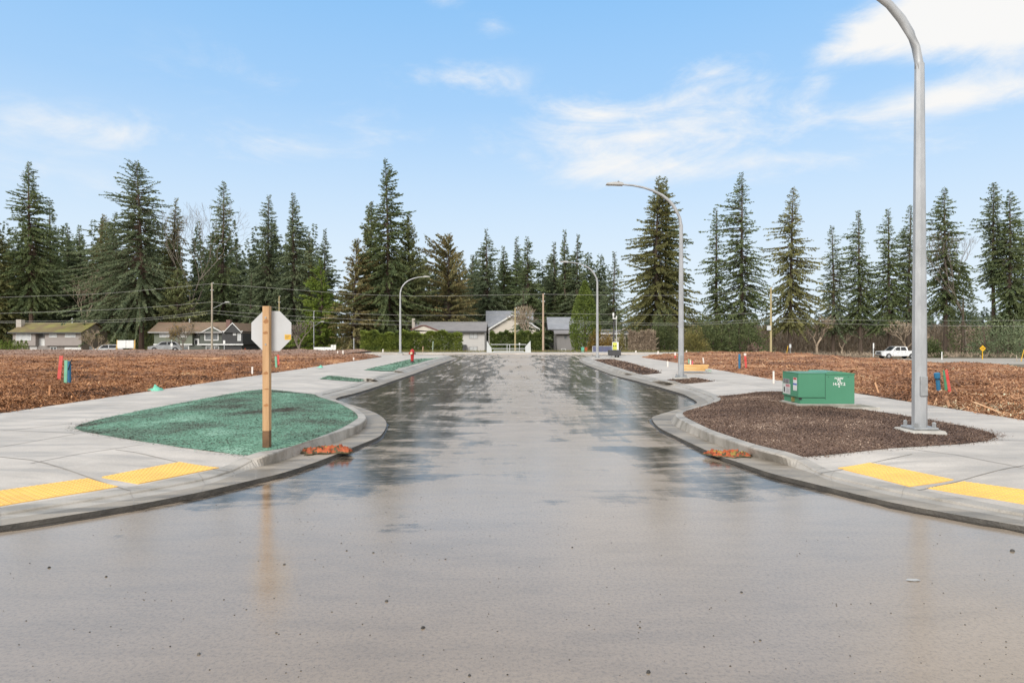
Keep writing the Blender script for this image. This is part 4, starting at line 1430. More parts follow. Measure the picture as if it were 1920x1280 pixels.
stake(663, 669.5, 676, 2.4, 'st_white', "survey_stake", "white stake near the far point of the left lot", "survey stake", z_fl, group=G_ST)
stake(643, 656.5, 663, 2.4, 'st_white', "survey_stake", "white stake in the left lot beside the low white sign", "survey stake", z_fl, group=G_ST)
stake(633, 657.5, 662.5, 2.0, 'st_white', "survey_stake", "smallest white stake by the low white sign", "survey stake", z_fl, group=G_ST)


def on_ground(px, pbase, wpx, ptop, zg, name, label, mm, lean=0.0, group=G_ST):
    x, y = G(px, pbase, zg)
    s = y / F
    m = MB()
    sh = Matrix.Identity(4)
    sh[0][2] = lean
    m.bbox(-wpx * s / 2, wpx * s / 2, -0.02, 0.02, -0.1, (pbase - ptop) * s, 0.004, sh)
    o = m.build(name, M[mm])
    o.location = (x, y, zg)
    tag(o, label, "survey stake", group)


on_ground(676, 659.5, 2.3, 654.5, 0.0, "survey_stake", "white stake on the verge left of the hedge end", 'st_white')
on_ground(718, 659.5, 2.3, 654.5, 0.0, "survey_stake", "white stake in front of the hedge left of the bent lamp", 'st_white')
on_ground(1192, 661.5, 2.6, 657, 0.0, "survey_stake", "short white stake right of the black camera trailer", 'st_white', 0.1)


# lumps of plastic and a pile of lumber in the lots
def lump(px, pbase, wpx, hpx, zf, mm, label, seed, dpt=0.25):
    x, y, z = mulch_base(px, pbase, zf)
    s = y / F
    w, h = wpx * s, hpx * s
    nx, ny = 14, 8
    V, Fc = [], []
    for j in range(ny + 1):
        for i in range(nx + 1):
            u, v = i / nx * 2 - 1, j / ny * 2 - 1
            r = min(1, max(abs(u), abs(v)))
            k = noise.noise((u * 2 + seed, v * 2, 0.5))
            zz = h * (1 - r ** 3) * (0.75 + 0.7 * k)
            if u < -0.1:
                zz *= 0.55
            V.append((u * w / 2 * (1 + 0.15 * noise.noise((seed, v * 2, u))), v * dpt / 2, max(zz, 0) - 0.01))
    for j in range(ny):
        for i in range(nx):
            a = j * (nx + 1) + i
            Fc.append((a, a + 1, a + nx + 2, a + nx + 1))
    me = D.meshes.new("plastic_scrap")
    me.from_pydata(V, [], Fc)
    o = link_mesh("plastic_scrap", me, M[mm], smooth=True)
    o.location = (x, y, z + 0.01)
    tag(o, label, "plastic scrap")


lump(289, 728.5, 27, 10, z_fl, 'mint', "mint green plastic scrap on the bark near the sidewalk", 2)
lump(600, 688.5, 10, 4.5, z_fl, 'mint', "smaller green plastic scrap right of the stop sign post", 5)
lump(1329, 693.5, 10, 4, z_fr, 'palemint', "pale grey green plastic scrap beside the yellow lumber", 8)
x, y, z = mulch_base(1300, 692, z_fr)
t = thing("lumber_pile", "low pile of yellow lumber lying on the bark by the sidewalk", "lumber", (x, y, z), R(-4))
rnd = random.Random(3)
for k in range(5):
    for r in range(3 if k in (1, 2, 3) else 2):
        m = MB()
        x0 = -0.52 + rnd.uniform(-0.12, 0.12)
        m.bbox(x0, x0 + rnd.uniform(0.8, 1.15), -0.32 + k * 0.13, -0.21 + k * 0.13, 0.02 + r * 0.085, 0.10 + r * 0.085, 0.006, Matrix.Rotation(R(rnd.uniform(-5, 5)), 4, 'Z'))
        m.build("board", M['lumber'], t)

# ------------------------------------------------------------------ camera trailer
x, y = G(1152, 673.4, 0.0)
t = thing("camera_trailer", "small black surveillance trailer with a camera mast beside the street lamp", "camera trailer", (x, y, 0.13))
s = y / F
m = MB()
m.bbox(-11 * s, 11 * s, -0.35, 0.35, 3.4 * s, 14 * s, 0.02)
m.bbox(-11.4 * s, 11.4 * s, -0.37, 0.37, 12.6 * s, 14.2 * s, 0.01)
m.build("trailer_box", M['dark'], t)
for sx in (1.5, 6.3):
    m = MB()
    m.lathe([(0.02, -0.06), (0.10, -0.06), (0.115, -0.04), (0.115, 0.04), (0.10, 0.06), (0.02, 0.06)], 14, axis='X', org=(sx * s, -0.2, 0.115))
    m.build("wheel", M['rubber'], t)
m = MB()
m.tube([(-11 * s, 0, 5 * s), (-15 * s, -0.05, 2.5 * s)], 0.025, 6)
m.build("tow_bar", M['galv2'], t)
m = MB()
m.tube([(-6 * s, -0.2, 4 * s), (-6.2 * s, -0.2, 0)], 0.018, 6)
m.build("jack_leg", M['galv2'], t)
m = MB()
m.bbox(-4 * s, 7.5 * s, -0.16, 0.10, 14 * s, 29 * s, 0.015)
cab = m.build("control_cabinet", M['white'], t)
m = MB()
m.box(-3.7 * s, 3.9 * s, -0.166, -0.161, 14.6 * s, 28.2 * s)
m.cur = 1
for cxx in (-1.9, 2.1):
    m.extr([((cxx + a) * s, -0.170, b * s) for a, b in ((-1.4, 20), (-0.9, 22.6), (0, 23.6), (0.9, 22.6), (1.4, 20), (0.5, 20.8), (-0.4, 20.8))], (0, 0.003, 0))
m.build("notice_panel", [M['lime'], M['black']], cab)
m = MB()
m.tube([(-1.0 * s, 0.05, 14 * s), (-1.0 * s, 0.05, 60 * s)], [0.065, 0.05], 8)
m.tube([(-0.8 * s, 0.05, 60 * s), (0.9 * s, 0.05, 76 * s)], [0.045, 0.03], 8)
m.build("mast", M['dark'], t)
m = MB()
m.tube([(3.9 * s, -0.02, 28 * s), (3.4 * s, -0.02, 68 * s), (3.2 * s, -0.02, 76 * s)], 0.022, 6)
m.build("whip_rod", M['whitemetal'], t)
m = MB()
m.bbox(-3.2 * s, 4.6 * s, -0.06, 0.08, 72 * s, 74 * s, 0.01)
m.lathe([(0.02, 0.27), (0.065, 0.24), (0.075, 0.12), (0.06, 0.03), (0.03, 0.0)], 12, org=(-1.9 * s, 0, 77 * s))
m.tube([(-2.2 * s, 0, 73 * s), (-2.0 * s, 0, 79 * s)], 0.03, 6)
m.lathe([(0.03, 0.17), (0.05, 0.15), (0.05, 0.03), (0.02, 0.0)], 10, org=(4.0 * s, 0, 73.5 * s))
m.build("camera_head", M['white'], t)
# blue solar array on the verge behind
xa, ya = G(1130, 661.0, 0.0)
t = thing("solar_panel", "low tilted blue solar panel on the verge behind the camera trailer", "solar panel", (xa, ya, 0.0))
s = ya / F
tm = Matrix.Rotation(R(-28), 4, 'X')
for k in (-1, 0):
    m = MB()
    m.box(-18 * s + (k + 1) * 18.3 * s, -18 * s + (k + 1) * 18.3 * s + 17.9 * s, 0, 0.04, 0.10, 0.75, tm)
    m.build("panel", M['panel'], t)
m = MB()
m.box(-18.6 * s, 18.8 * s, -0.01, 0.05, 0.75, 0.79, tm)
m.box(-18.6 * s, 18.8 * s, -0.01, 0.05, 0.06, 0.10, tm)
for xx in (-18.3 * s, 18.4 * s):
    m.box(xx - 0.02, xx + 0.02, -0.01, 0.05, 0.06, 0.79, tm)
    m.tube([(xx, 0.35, 0.65), (xx, 0.42, -0.05)], 0.025, 6)
    m.tube([(xx, 0.0, 0.10), (xx, 0.0, -0.05)], 0.025, 6)
m.build("frame", M['galv'], t)

# ------------------------------------------------------------------ metal gate at the end of the street
xa, ya = G(954, 661.3, 0.0)
t = thing("barrier_gate", "white metal railing barrier with solid end wings closing the street", "barrier", (xa, ya, 0.0))
s = ya / F
m = MB()
m.bbox(-41 * s, 41.5 * s, -0.06, 0.06, 0.0, 2.0 * s, 0.01)
m.build("sill_beam", M['whitemetal'], t)
for sgn, pts in ((-1, [(-41.5, 0), (-32, 2), (-32.5, 9.5), (-36, 14), (-41.2, 23)]), (1, [(41.5, 0), (31, 2), (30.5, 11), (33, 14), (40.5, 22.5)])):
    m = MB()
    m.extr([(a * s, -0.05, b * s) for a, b in pts], (0, 0.10, 0))
    m.build("end_wing", M['whitemetal'], t)
for zz, a, b in ((15.6, -34, 33), (7.8, -32, 31), (3.8, -28, 27)):
    m = MB()
    m.tube([(a * s, 0, zz * s), (b * s, 0, zz * s)], 0.033, 6)
    m.build("rail", M['whitemetal'], t)
for xx in (-3.2, 1.6, -28, 27):
    m = MB()
    m.tube([(xx * s, 0, 1 * s), (xx * s, 0, (15.6 if abs(xx) < 5 else 4.2) * s)], 0.032, 6)
    m.build("upright", M['whitemetal'], t)
x, y = G(974, 659.8, -0.05)
t = thing("small_sign", "thin white sign post seen through the barrier rails", "road sign", (x, y, -0.05))
m = MB()
m.tube([(0, 0, 0), (0, 0, 17 * s)], 0.03, 6)
m.build("post", M['whitemetal'], t)
m = MB()
m.box(-1.2 * s, 1.2 * s, -0.02, 0.0, 14.5 * s, 18.5 * s)
m.build("sign_plate", M['white'], t)


# ------------------------------------------------------------------ houses
def XZ(px, py, Y):
    p = P(px, py, Y)
    return p[0], p[2]


def window(parent, off, box, Y, frame='trim', glass='glass', mull=1, fw=0.09, rows=0):
    """framed window on a wall that faces the camera; box in photograph pixels on the plane Y"""
    x0, z1 = XZ(box[0], box[1], Y)
    x1, z0 = XZ(box[2], box[3], Y)
    m = MB(off)
    y0, y1 = Y - 0.055, Y - 0.004
    m.box(x0, x1, y0, y1, z0, z0 + fw)
    m.box(x0, x1, y0, y1, z1 - fw, z1)
    m.box(x0, x0 + fw, y0, y1, z0 + fw, z1 - fw)
    m.box(x1 - fw, x1, y0, y1, z0 + fw, z1 - fw)
    for k in range(mull):
        xc = x0 + (x1 - x0) * (k + 1) / (mull + 1)
        m.box(xc - fw * .4, xc + fw * .4, y0 + 0.01, y1, z0 + fw, z1 - fw)
    w = m.build("window", M[frame], parent)
    m = MB(off)
    m.box(x0 + fw, x1 - fw, Y - 0.03, Y - 0.008, z0 + fw, z1 - fw)
    m.build("pane", M[glass], w)
    return w


def boxpart(name, mm, parent, off, x0, x1, y0, y1, z0, z1):
    m = MB(off)
    m.box(x0, x1, y0, y1, z0, z1)
    return m.build(name, M[mm], parent)


def slab(m, pts, th):
    """roof plane with a thickness hanging below it"""
    m.extr(pts, (0, 0, -th))


def bar(m, a, b, w, y0, y1):
    """straight board between two points of a facade, seen from the front"""
    (xa, za), (xb, zb) = a, b
    m.extr([(xa, y0, za), (xb, y0, zb), (xb, y0, zb - w), (xa, y0, za - w)], (0, y1 - y0, 0))


# grey bi-level house on the left
Y = 110.0
xa, xb = XZ(24, 0, Y)[0], XZ(152.5, 0, Y)[0]
off = (xa, Y, gzf(xa, Y))
h = thing("house", "grey two storey house with a mossy roof, small cedars at its left end", "house", off)
ze, zm, zbk = XZ(0, 621.5, Y)[1], XZ(0, 648, Y)[1], -1.95
zr = 1.6 + (633 - 606) / F * 113.5
xe0, xe1 = XZ(66.5, 0, Y)[0], XZ(84, 0, Y)[0]
m = MB(off)
m.box(xa, xe0, Y, 117, zm, ze)
m.box(xe1, xb, Y, 117, zm, ze)
m.box(xe0, xe1, Y + 0.9, 117, zm, ze)
m.build("wall", M['taupe'], h)
m = MB(off)
m.box(xa + 0.1, xb - 0.05, Y + 0.45, 116.9, zbk, zm)
m.build("lower_wall", M['taupe_d'], h)
m = MB(off)
m.extr([(xb + 0.002, Y, zbk), (xb + 0.002, 117, zbk), (xb + 0.002, 117, ze), (xb + 0.002, 113.5, zr - 0.12), (xb + 0.002, Y, ze)], (0.05, 0, 0))
m.build("gable_wall", M['gablebrown'], h)
m = MB(off)
e = 0.55
sl = (zr - ze) / 3.5
slab(m, [(xa - .5, Y - e, ze - e * sl + .12), (xb + .35, Y - e, ze - e * sl + .12), (xb + .35, 113.5, zr + .12), (xa - .5, 113.5, zr + .12)], 0.12)
slab(m, [(xa - .5, 113.5, zr + .12), (xb + .35, 113.5, zr + .12), (xb + .35, 117 + e, ze - e * sl + .12), (xa - .5, 117 + e, ze - e * sl + .12)], 0.12)
rf = m.build("roof", M['mossroof'], h)
m = MB(off)
m.box(xa - .5, xb + .35, Y - e - 0.08, Y - e - 0.002, ze - e * sl - 0.08, ze - e * sl + 0.12)
m.build("gutter", M['dark'], rf)
xc0, zc0 = XZ(30, 599, 111.6)
xc1, zc1 = XZ(39.5, 617, 111.6)
boxpart("chimney", 'palebrick', rf, off, xc0, xc1, 111.6, 112.5, ze - .2, zc0)
xv, zv = XZ(135.5, 598.5, 113.3)
m = MB(off)
m.tube([(xv, 113.3, zr - .3), (xv, 113.3, zv)], 0.09, 8)
m.lathe([(0.15, -0.02), (0.15, 0.1), (0.05, 0.16)], 8, org=(xv, 113.3, zv))
m.build("vent_pipe", M['whitemetal'], rf)
window(h, off, (30, 623, 59, 638), Y, mull=2, glass='glass_lt')
window(h, off, (92, 623, 107, 632.5), Y, glass='glass_lt')
window(h, off, (122, 623, 142, 632.5), Y, glass='glass_lt')
window(h, off, (70.5, 623, 84, 631.5), Y + 0.9, glass='glass', mull=0, fw=.05, frame='dimtrim')
window(h, off, (94, 650, 107, 657.5), Y + 0.45, glass='glass')
boxpart("lower_panel", 'offwhite', h, off, *[XZ(53, 0, Y)[0], XZ(66, 0, Y)[0]], Y + .38, Y + .447, zbk, zm - .02)
x0, z1 = XZ(69, 634, Y + 0.9)
x1, z0 = XZ(84.5, 0, Y + 0.9)
dd = boxpart("front_door", 'white', h, off, x0, x1, Y + .80, Y + .897, zbk + .5, z1)
boxpart("door_glass", 'glass_dk', dd, off, x0 + .22, x0 + .42, Y + .775, Y + .797, z1 - 1.5, z1 - .45)
x0, z1 = XZ(118, 651, Y)
x1, _ = XZ(149, 0, Y)
boxpart("garage_door", 'white', h, off, x0, x1, Y + .40, Y + .447, zbk + .1, z1)
m = MB(off)
m.box(xb + 0.055, xb + 0.09, 112.0, 112.6, -1.0, 0.1)
m.build("side_window", M['trim'], h)

# green bi-level house beside it
Y = 112.0
xa, xm, xb = XZ(289, 0, Y)[0], XZ(375, 0, Y)[0], XZ(421, 0, Y)[0]
xr_ = XZ(455, 0, Y - 1)[0]
off = (xa, Y, gzf(xa, Y))
h = thing("house", "green and charcoal two storey house with a brown roof and white trim", "house", off)
ze, zm = XZ(0, 621, Y)[1], XZ(0, 645.5, Y)[1]
zr = 1.6 + (633 - 604) / F * 115.5
xn0 = XZ(360.5, 0, Y)[0]
m = MB(off)
m.box(xa, xn0, Y, 119, zm, ze)
m.build("wall", M['sage'], h)
m = MB(off)
m.box(xm, xb, Y, 119, zm, ze)
m.box(xn0, xm, Y + 0.8, 119, -1.0, ze)
m.build("wall", M['darksage'], h)["label"] = "darker green siding around the bay window"
boxpart("lower_wall", 'darksage', h, off, xa + .05, xb - .02, Y + .35, 118.9, -1.95, zm - .001)
m = MB(off)
m.box(xa - .1, xn0, Y - .05, Y + .37, zm - .12, zm + .10)
m.box(xm, xr_ + .1, Y - 1.07, Y - 1.003, zm - .12, zm + .10)
m.box(xm, xb, Y - .05, Y + .37, zm - .12, zm + .10)
m.build("belt_trim", M['trim'], h)
m = MB(off)
m.box(xb + .002, xr_, Y - 1.0, 118.8, zm, ze)
m.box(xb + .002, xr_ - .3, Y - .7, 118.8, -1.95, zm)
wc = m.build("wing_wall", M['charcoal'], h)
xr0, xr1 = XZ(281, 0, Y)[0], XZ(425, 0, Y)[0]
xl0, xl1 = XZ(297, 0, 115.5)[0], XZ(430, 0, 115.5)[0]
m = MB(off)
slab(m, [(xr0, Y - .6, ze - .1), (xr1, Y - .6, ze - .1), (xl1, 115.5, zr), (xl0, 115.5, zr)], .12)
slab(m, [(xl0, 115.5, zr), (xl1, 115.5, zr), (xr1, 119.6, ze - .1), (xr0, 119.6, ze - .1)], .12)
slab(m, [(xr0, Y - .6, ze - .1), (xl0, 115.5, zr), (xr0, 119.6, ze - .1)], .12)
rf = m.build("roof", M['brownroof'], h)
m = MB(off)
m.box(xr0 - .02, xr1, Y - .66, Y - .602, ze - .30, ze - .09)
m.build("fascia", M['dimtrim'], rf)
# dormer over the bay, gable over the wing
for (l, p, r_, yy, nm, back) in (((378, 621.5), (397, 611.5), (416, 621.5), Y - .75, "dormer", 115.0), ((418.5, 622.5), (435.5, 604.5), (453, 623), Y - 1.45, "wing_gable", 118.8)):
    L, Pk, Rr = XZ(*l, yy), XZ(*p, yy), XZ(*r_, yy)
    m = MB(off)
    m.extr([(L[0] + .25, yy + .12, L[1] - .08), (Rr[0] - .25, yy + .12, Rr[1] - .08), (Pk[0], yy + .12, Pk[1] - .22)], (0, .25, 0))
    g = m.build(nm, M['charcoal'] if nm != "dormer" else M['darksage'], h)
    m = MB(off)
    bar(m, L, Pk, .17, yy, yy + .1)
    bar(m, Pk, Rr, .17, yy + .002, yy + .1)
    m.build("rake_trim", M['trim'], g)
    m = MB(off)
    slab(m, [(L[0], yy + .1, L[1]), (Pk[0], yy + .1, Pk[1]), (Pk[0], back, Pk[1]), (L[0], back, L[1])], .1)
    slab(m, [(Pk[0], yy + .1, Pk[1]), (Rr[0], yy + .1, Rr[1]), (Rr[0], back, Rr[1]), (Pk[0], back, Pk[1])], .1)
    m.build("roof", M['brownroof'], g)
m = MB(off)
x0, zz = XZ(425, 620.5, Y - 1)
m.box(xb + .1, xr_, Y - 1.06, Y - 1.002, zz - .13, zz + .05)
m.build("gable_trim", M['trim'], wc)
xc0, zc0 = XZ(424, 599.5, 113.0)
xc1, _ = XZ(431.5, 0, 113.0)
boxpart("chimney", 'brickch', rf, off, xc0, xc1, 113.0, 113.8, ze, zc0)
xv, zv = XZ(355.5, 597.5, 115.3)
m = MB(off)
m.tube([(xv, 115.3, zr - .3), (xv, 115.3, zv)], 0.09, 8)
m.build("vent_pipe", M['whitemetal'], rf)
window(h, off, (299, 623.5, 319.5, 632), Y, glass='glass_lt', mull=2)
window(h, off, (333, 623.5, 350.5, 632), Y, glass='glass_lt', mull=2)
window(h, off, (383.5, 622, 410, 638.5), Y, glass='glass', mull=0, fw=.16)
window(h, off, (386, 648.5, 411, 658), Y + .35, glass='glass', mull=2, fw=.12)
window(h, off, (437, 623.5, 443, 628.5), Y - 1.0, glass='glass_lt', mull=0, fw=.07)
window(h, off, (445.5, 623.5, 452, 639), Y - 1.0, glass='glass_lt', mull=0, fw=.10)
window(h, off, (363, 623.5, 375, 630), Y + .8, glass='glass_dk', mull=0, fw=.06, frame='dimtrim')
x0, z1 = XZ(362.5, 634.5, Y + .8)
x1, z0 = XZ(374, 656, Y + .8)
dd = boxpart("front_door", 'trim', h, off, x0, x1, Y + .70, Y + .797, z0, z1)
boxpart("door_glass", 'glass_dk', dd, off, x0 + .35, x1 - .3, Y + .675, Y + .697, z1 - 1.0, z1 - .25)
for a, b in ((302, 315), (336, 355)):
    x0, z1 = XZ(a, 647.5, Y + .35)
    x1, _ = XZ(b, 0, Y + .35)
    dd = boxpart("garage_door", 'trim', h, off, x0, x1, Y + .28, Y + .347, -1.9, z1)
    boxpart("door_glass", 'glass', dd, off, x0 + .2, x1 - .2, Y + .255, Y + .277, z1 - .8, z1 - .2)
m = MB(off)
for k in range(5):
    m.box(XZ(354, 0, Y)[0] + k * .1, XZ(384, 0, Y)[0] - k * .1, Y - 1.2 + k * .3, Y + .3, -1.95 + k * .25, -1.7 + k * .25)
m.build("steps", M['padtop'], h)

# white bi-level house behind the laurel hedge
Y = 115.0
xa, xb = XZ(779, 0, Y)[0], XZ(908.5, 0, Y)[0]
off = (xa, Y, gzf(xa, Y))
h = thing("house", "long off white house with a grey roof behind the laurel hedge", "house", off)
ze = XZ(0, 620, Y)[1]
zr = 1.6 + (633 - 605) / F * 119
boxpart("wall", 'offwhite', h, off, xa, xb, Y, 123, -1.4, ze)
m = MB(off)
sl = (zr - ze) / 4
slab(m, [(xa - .4, Y - .6, ze - .6 * sl + .14), (xb + .35, Y - .6, ze - .6 * sl + .14), (xb + .35, 119, zr + .14), (xa - .4, 119, zr + .14)], .14)
slab(m, [(xa - .4, 119, zr + .14), (xb + .35, 119, zr + .14), (xb + .35, 123.6, ze - .6 * sl + .14), (xa - .4, 123.6, ze - .6 * sl + .14)], .14)
rf = m.build("roof", M['greyroof'], h)
m = MB(off)
m.box(xa - .4, xb + .35, Y - .68, Y - .602, ze - .35, ze - .04)
m.build("gutter", M['dark'], rf)
m = MB(off)
m.extr([(xb + .002, Y, ze - .1), (xb + .002, 123, ze - .1), (xb + .002, 119, zr)], (.04, 0, 0))
m.build("gable_wall", M['offwhite'], h)
yy = Y - 1.2
L, Pk, Rr = XZ(770, 617, yy), XZ(793, 608.5, yy), XZ(826, 620.5, yy)
m = MB(off)
m.extr([(L[0] + .3, yy + .2, L[1] - .1), (Rr[0] - .3, yy + .2, Rr[1] - .1), (Pk[0], yy + .2, Pk[1] - .2)], (0, .3, 0))
m.box(L[0] + .5, Rr[0] - .6, yy + .25, Y, -1.4, Rr[1] - .1)
g = m.build("front_gable", M['creamwall'], h)
m = MB(off)
slab(m, [(L[0], yy, L[1]), (Pk[0], yy, Pk[1]), (Pk[0], 118.5, Pk[1] + .02), (L[0], 118.5, L[1] + .02)], .14)
slab(m, [(Pk[0], yy, Pk[1]), (Rr[0], yy, Rr[1]), (Rr[0], 118.5, Rr[1] + .02), (Pk[0], 118.5, Pk[1] + .02)], .14)
m.build("roof", M['redroof'], g)
xc0, zc0 = XZ(772.5, 597, 117)
boxpart("chimney", 'palebrick', rf, off, xc0, xc0 + .5, 117, 117.6, ze, zc0)
window(h, off, (879.5, 621.5, 896, 634.8), Y, mull=1, frame='dimtrim', glass='glass_lt')
window(h, off, (880, 649, 895.5, 658.5), Y, mull=1, frame='dimtrim', glass='glass_lt')
boxpart("bin_store", 'dark', h, off, *[XZ(866.5, 0, Y - .9)[0], XZ(873.5, 0, Y - .9)[0]], Y - .9, Y - .01, -1.1, XZ(0, 646, Y - .9)[1])

# cream gabled house with a slate roof further back
Y = 128.0
L, Pk, Rr = XZ(916, 616, Y), XZ(965, 586.5, Y), XZ(1012, 616, Y)
off = (L[0], Y, gzf(L[0], Y))
h = thing("house", "cream gabled house with a blue grey roof behind the metal barrier", "house", off)
m = MB(off)
m.extr([(L[0] + .4, Y, -1.6), (Rr[0] - .4, Y, -1.6), (Rr[0] - .4, Y, Rr[1] - .2), (Pk[0], Y, Pk[1] - .2), (L[0] + .4, Y, L[1] - .2)], (0, 9, 0))
m.build("wall", M['creamwall'], h)
m = MB(off)
bar(m, L, Pk, .32, Y - .55, Y - .4)
bar(m, Pk, Rr, .32, Y - .548, Y - .4)
m.build("rake_trim", M['trim'], h)
m = MB(off)
slab(m, [(L[0], Y - .4, L[1]), (Pk[0], Y - .4, Pk[1]), (Pk[0], Y + 9, Pk[1]), (L[0], Y + 9, L[1])], .15)
slab(m, [(Pk[0], Y - .4, Pk[1]), (Rr[0], Y - .4, Rr[1]), (Rr[0], Y + 9, Rr[1]), (Pk[0], Y + 9, Pk[1])], .15)
m.build("roof", M['blueroof'], h)
A, B = XZ(911, 612, Y + 2), XZ(911, 582.5, Y + 7)
C_, D_ = XZ(1000, 612, Y + 2), XZ(1000, 582.5, Y + 7)
m = MB(off)
slab(m, [(A[0], Y + 2, A[1]), (C_[0], Y + 2, C_[1]), (D_[0], Y + 7, D_[1]), (B[0], Y + 7, B[1])], .15)
slab(m, [(B[0], Y + 7, B[1]), (D_[0], Y + 7, D_[1]), (C_[0], Y + 12, C_[1]), (A[0], Y + 12, A[1])], .15)
m.build("main_roof", M['blueroof'], h)
m = MB(off)
m.box(A[0] + .5, C_[0] - .5, Y + 2.5, Y + 11, -1.6, A[1])
m.build("rear_wall", M['offwhite'], h)
window(h, off, (917.5, 621, 925, 631), Y + 2.5, mull=0, frame='trim', glass='glass_dk')

# grey house half hidden by the column cedar, with low roof
Y = 113.0
xa, xb = XZ(1044, 0, Y)[0], XZ(1104, 0, Y)[0]
off = (xa, Y, gzf(xa, Y))
h = thing("house", "grey sided house half hidden behind the tall column cedar", "house", off)
boxpart("wall", 'greywall', h, off, xa, xb, Y, 121, -1.5, XZ(0, 624.5, Y)[1])
A, B = XZ(1040, 624.5, Y - .7), XZ(1040, 618, Y + 1.2)
m = MB(off)
slab(m, [(xa - .5, Y - .7, A[1]), (xb + .5, Y - .7, A[1]), (xb + .5, Y + 1.2, B[1]), (xa - .5, Y + 1.2, B[1])], .15)
m.build("porch_roof", M['greyroof'], h)
boxpart("upper_wall", 'dark', h, off, xa - .4, xb, Y + 1.2, Y + 8, XZ(0, 620, Y)[1], XZ(0, 616, Y + 1)[1])
A, B = XZ(0, 616.5, Y + 1), XZ(0, 594.5, Y + 5)
m = MB(off)
slab(m, [(xa - 1.5, Y + .9, A[1]), (xb + .5, Y + .9, A[1]), (xb + .5, Y + 5, B[1]), (xa - 1.5, Y + 5, B[1])], .15)
slab(m, [(xa - 1.5, Y + 5, B[1]), (xb + .5, Y + 5, B[1]), (xb + .5, Y + 9, A[1]), (xa - 1.5, Y + 9, A[1])], .15)
m.build("roof", M['blueroof'], h)
window(h, off, (1057, 628, 1064, 636), Y, mull=0, frame='greywall', glass='glass')
window(h, off, (1052, 653.5, 1061, 657.5), Y, mull=0, frame='trim', glass='glass')
m = MB(off)
for k in range(6):
    m.box(XZ(1030, 0, Y)[0], XZ(1043, 0, Y)[0], Y - 1.5 + k * .3, Y + .5, -1.2 + .35 * k, -1.12 + .35 * k)
m.build("steps", M['dark'], h)
Y = 126.0
xa, xb = XZ(1112, 0, Y)[0], XZ(1173, 0, Y)[0]
off = (xa, Y, gzf(xa, Y))
h = thing("house", "low house with a pale grey roof behind the trimmed hedge posts", "house", off)
boxpart("wall", 'creamwall', h, off, xa, xb, Y, 133, -1.8, XZ(0, 624, Y)[1])
A, B = XZ(0, 624, Y - .6), XZ(0, 617.5, Y + 3.5)
m = MB(off)
slab(m, [(xa - .5, Y - .6, A[1]), (xb + .5, Y - .6, A[1]), (xb + .5, Y + 3.5, B[1]), (xa - .5, Y + 3.5, B[1])], .15)
slab(m, [(xa - .5, Y + 3.5, B[1]), (xb + .5, Y + 3.5, B[1]), (xb + .5, Y + 7.5, A[1]), (xa - .5, Y + 7.5, A[1])], .15)
rf = m.build("roof", M['greyroof'], h)
boxpart("fascia", 'trim', rf, off, xa - .5, xb + .5, Y - .66, Y - .602, A[1] - .3, A[1] - .05)
x0, z1 = XZ(1168, 611, Y + 2)
x1, _ = XZ(1173.5, 0, Y + 2)
boxpart("chimney", 'palebrick', rf, off, x0, x1, Y + 2, Y + 2.8, A[1], z1)


# ------------------------------------------------------------------ vehicles
def vehicle(name, label, cat, loc, rz, body, cabin, glass_side, wheels, w, paint, r=0.36, extra=None):
    t = thing(name, label, cat, loc, rz)
    m = MB()
    m.extr([(x, -w / 2, z) for x, z in body], (0, w, 0))
    b = m.build("body", M[paint], t)
    wc_ = w / 2 - 0.12
    m = MB()
    n = len(cabin)
    lo = [(x, -w / 2 + .02 if z < cabin[0][1] + 0.05 else -wc_, z) for x, z in cabin]
    hi = [(x, -y, z) for x, y, z in lo]
    m.add(lo + hi, [tuple(range(n - 1, -1, -1)), tuple(range(n, 2 * n))] + [(i, (i + 1) % n, n + (i + 1) % n, n + i) for i in range(n)])
    m.build("cabin", M[paint], t)
    for poly in glass_side:
        for s in (-1, 1):
            m = MB()
            zl = cabin[0][1]
            zh = max(z for _, z in cabin)
            yy = lambda z: (w / 2 - 0.02) + (wc_ - w / 2 + 0.02) * (z - zl) / (zh - zl) + 0.004
            m.extr([(x, s * yy(z), z) for x, z in poly], (0, s * 0.006, 0))
            m.build("side_window", M['glass_dk'], t)
    for wx in wheels:
        for s in (-1, 1):
            m = MB()
            m.lathe([(r + .05, 0), (r + .05, s * .006)], 20, axis='Y', org=(wx, s * (w / 2 + .001), r))
            m.build("wheel_arch", M['black'], b)
            m = MB()
            m.lathe([(r * .55, s * -.12), (r * .96, s * -.12), (r, s * -.08), (r, s * .04), (r * .95, s * .07), (r * .62, s * .07)], 20, axis='Y', org=(wx, s * (w / 2 - .02), r))
            wl_ = m.build("wheel", M['rubber'], t)
            m = MB()
            m.lathe([(r * .60, s * .05), (r * .60, s * .078), (r * .2, s * .085), (r * .1, s * .09)], 12, axis='Y', org=(wx, s * (w / 2 - .02), r))
            m.build("rim", M['chrome'], wl_)
    if extra:
        extra(t, w)
    return t


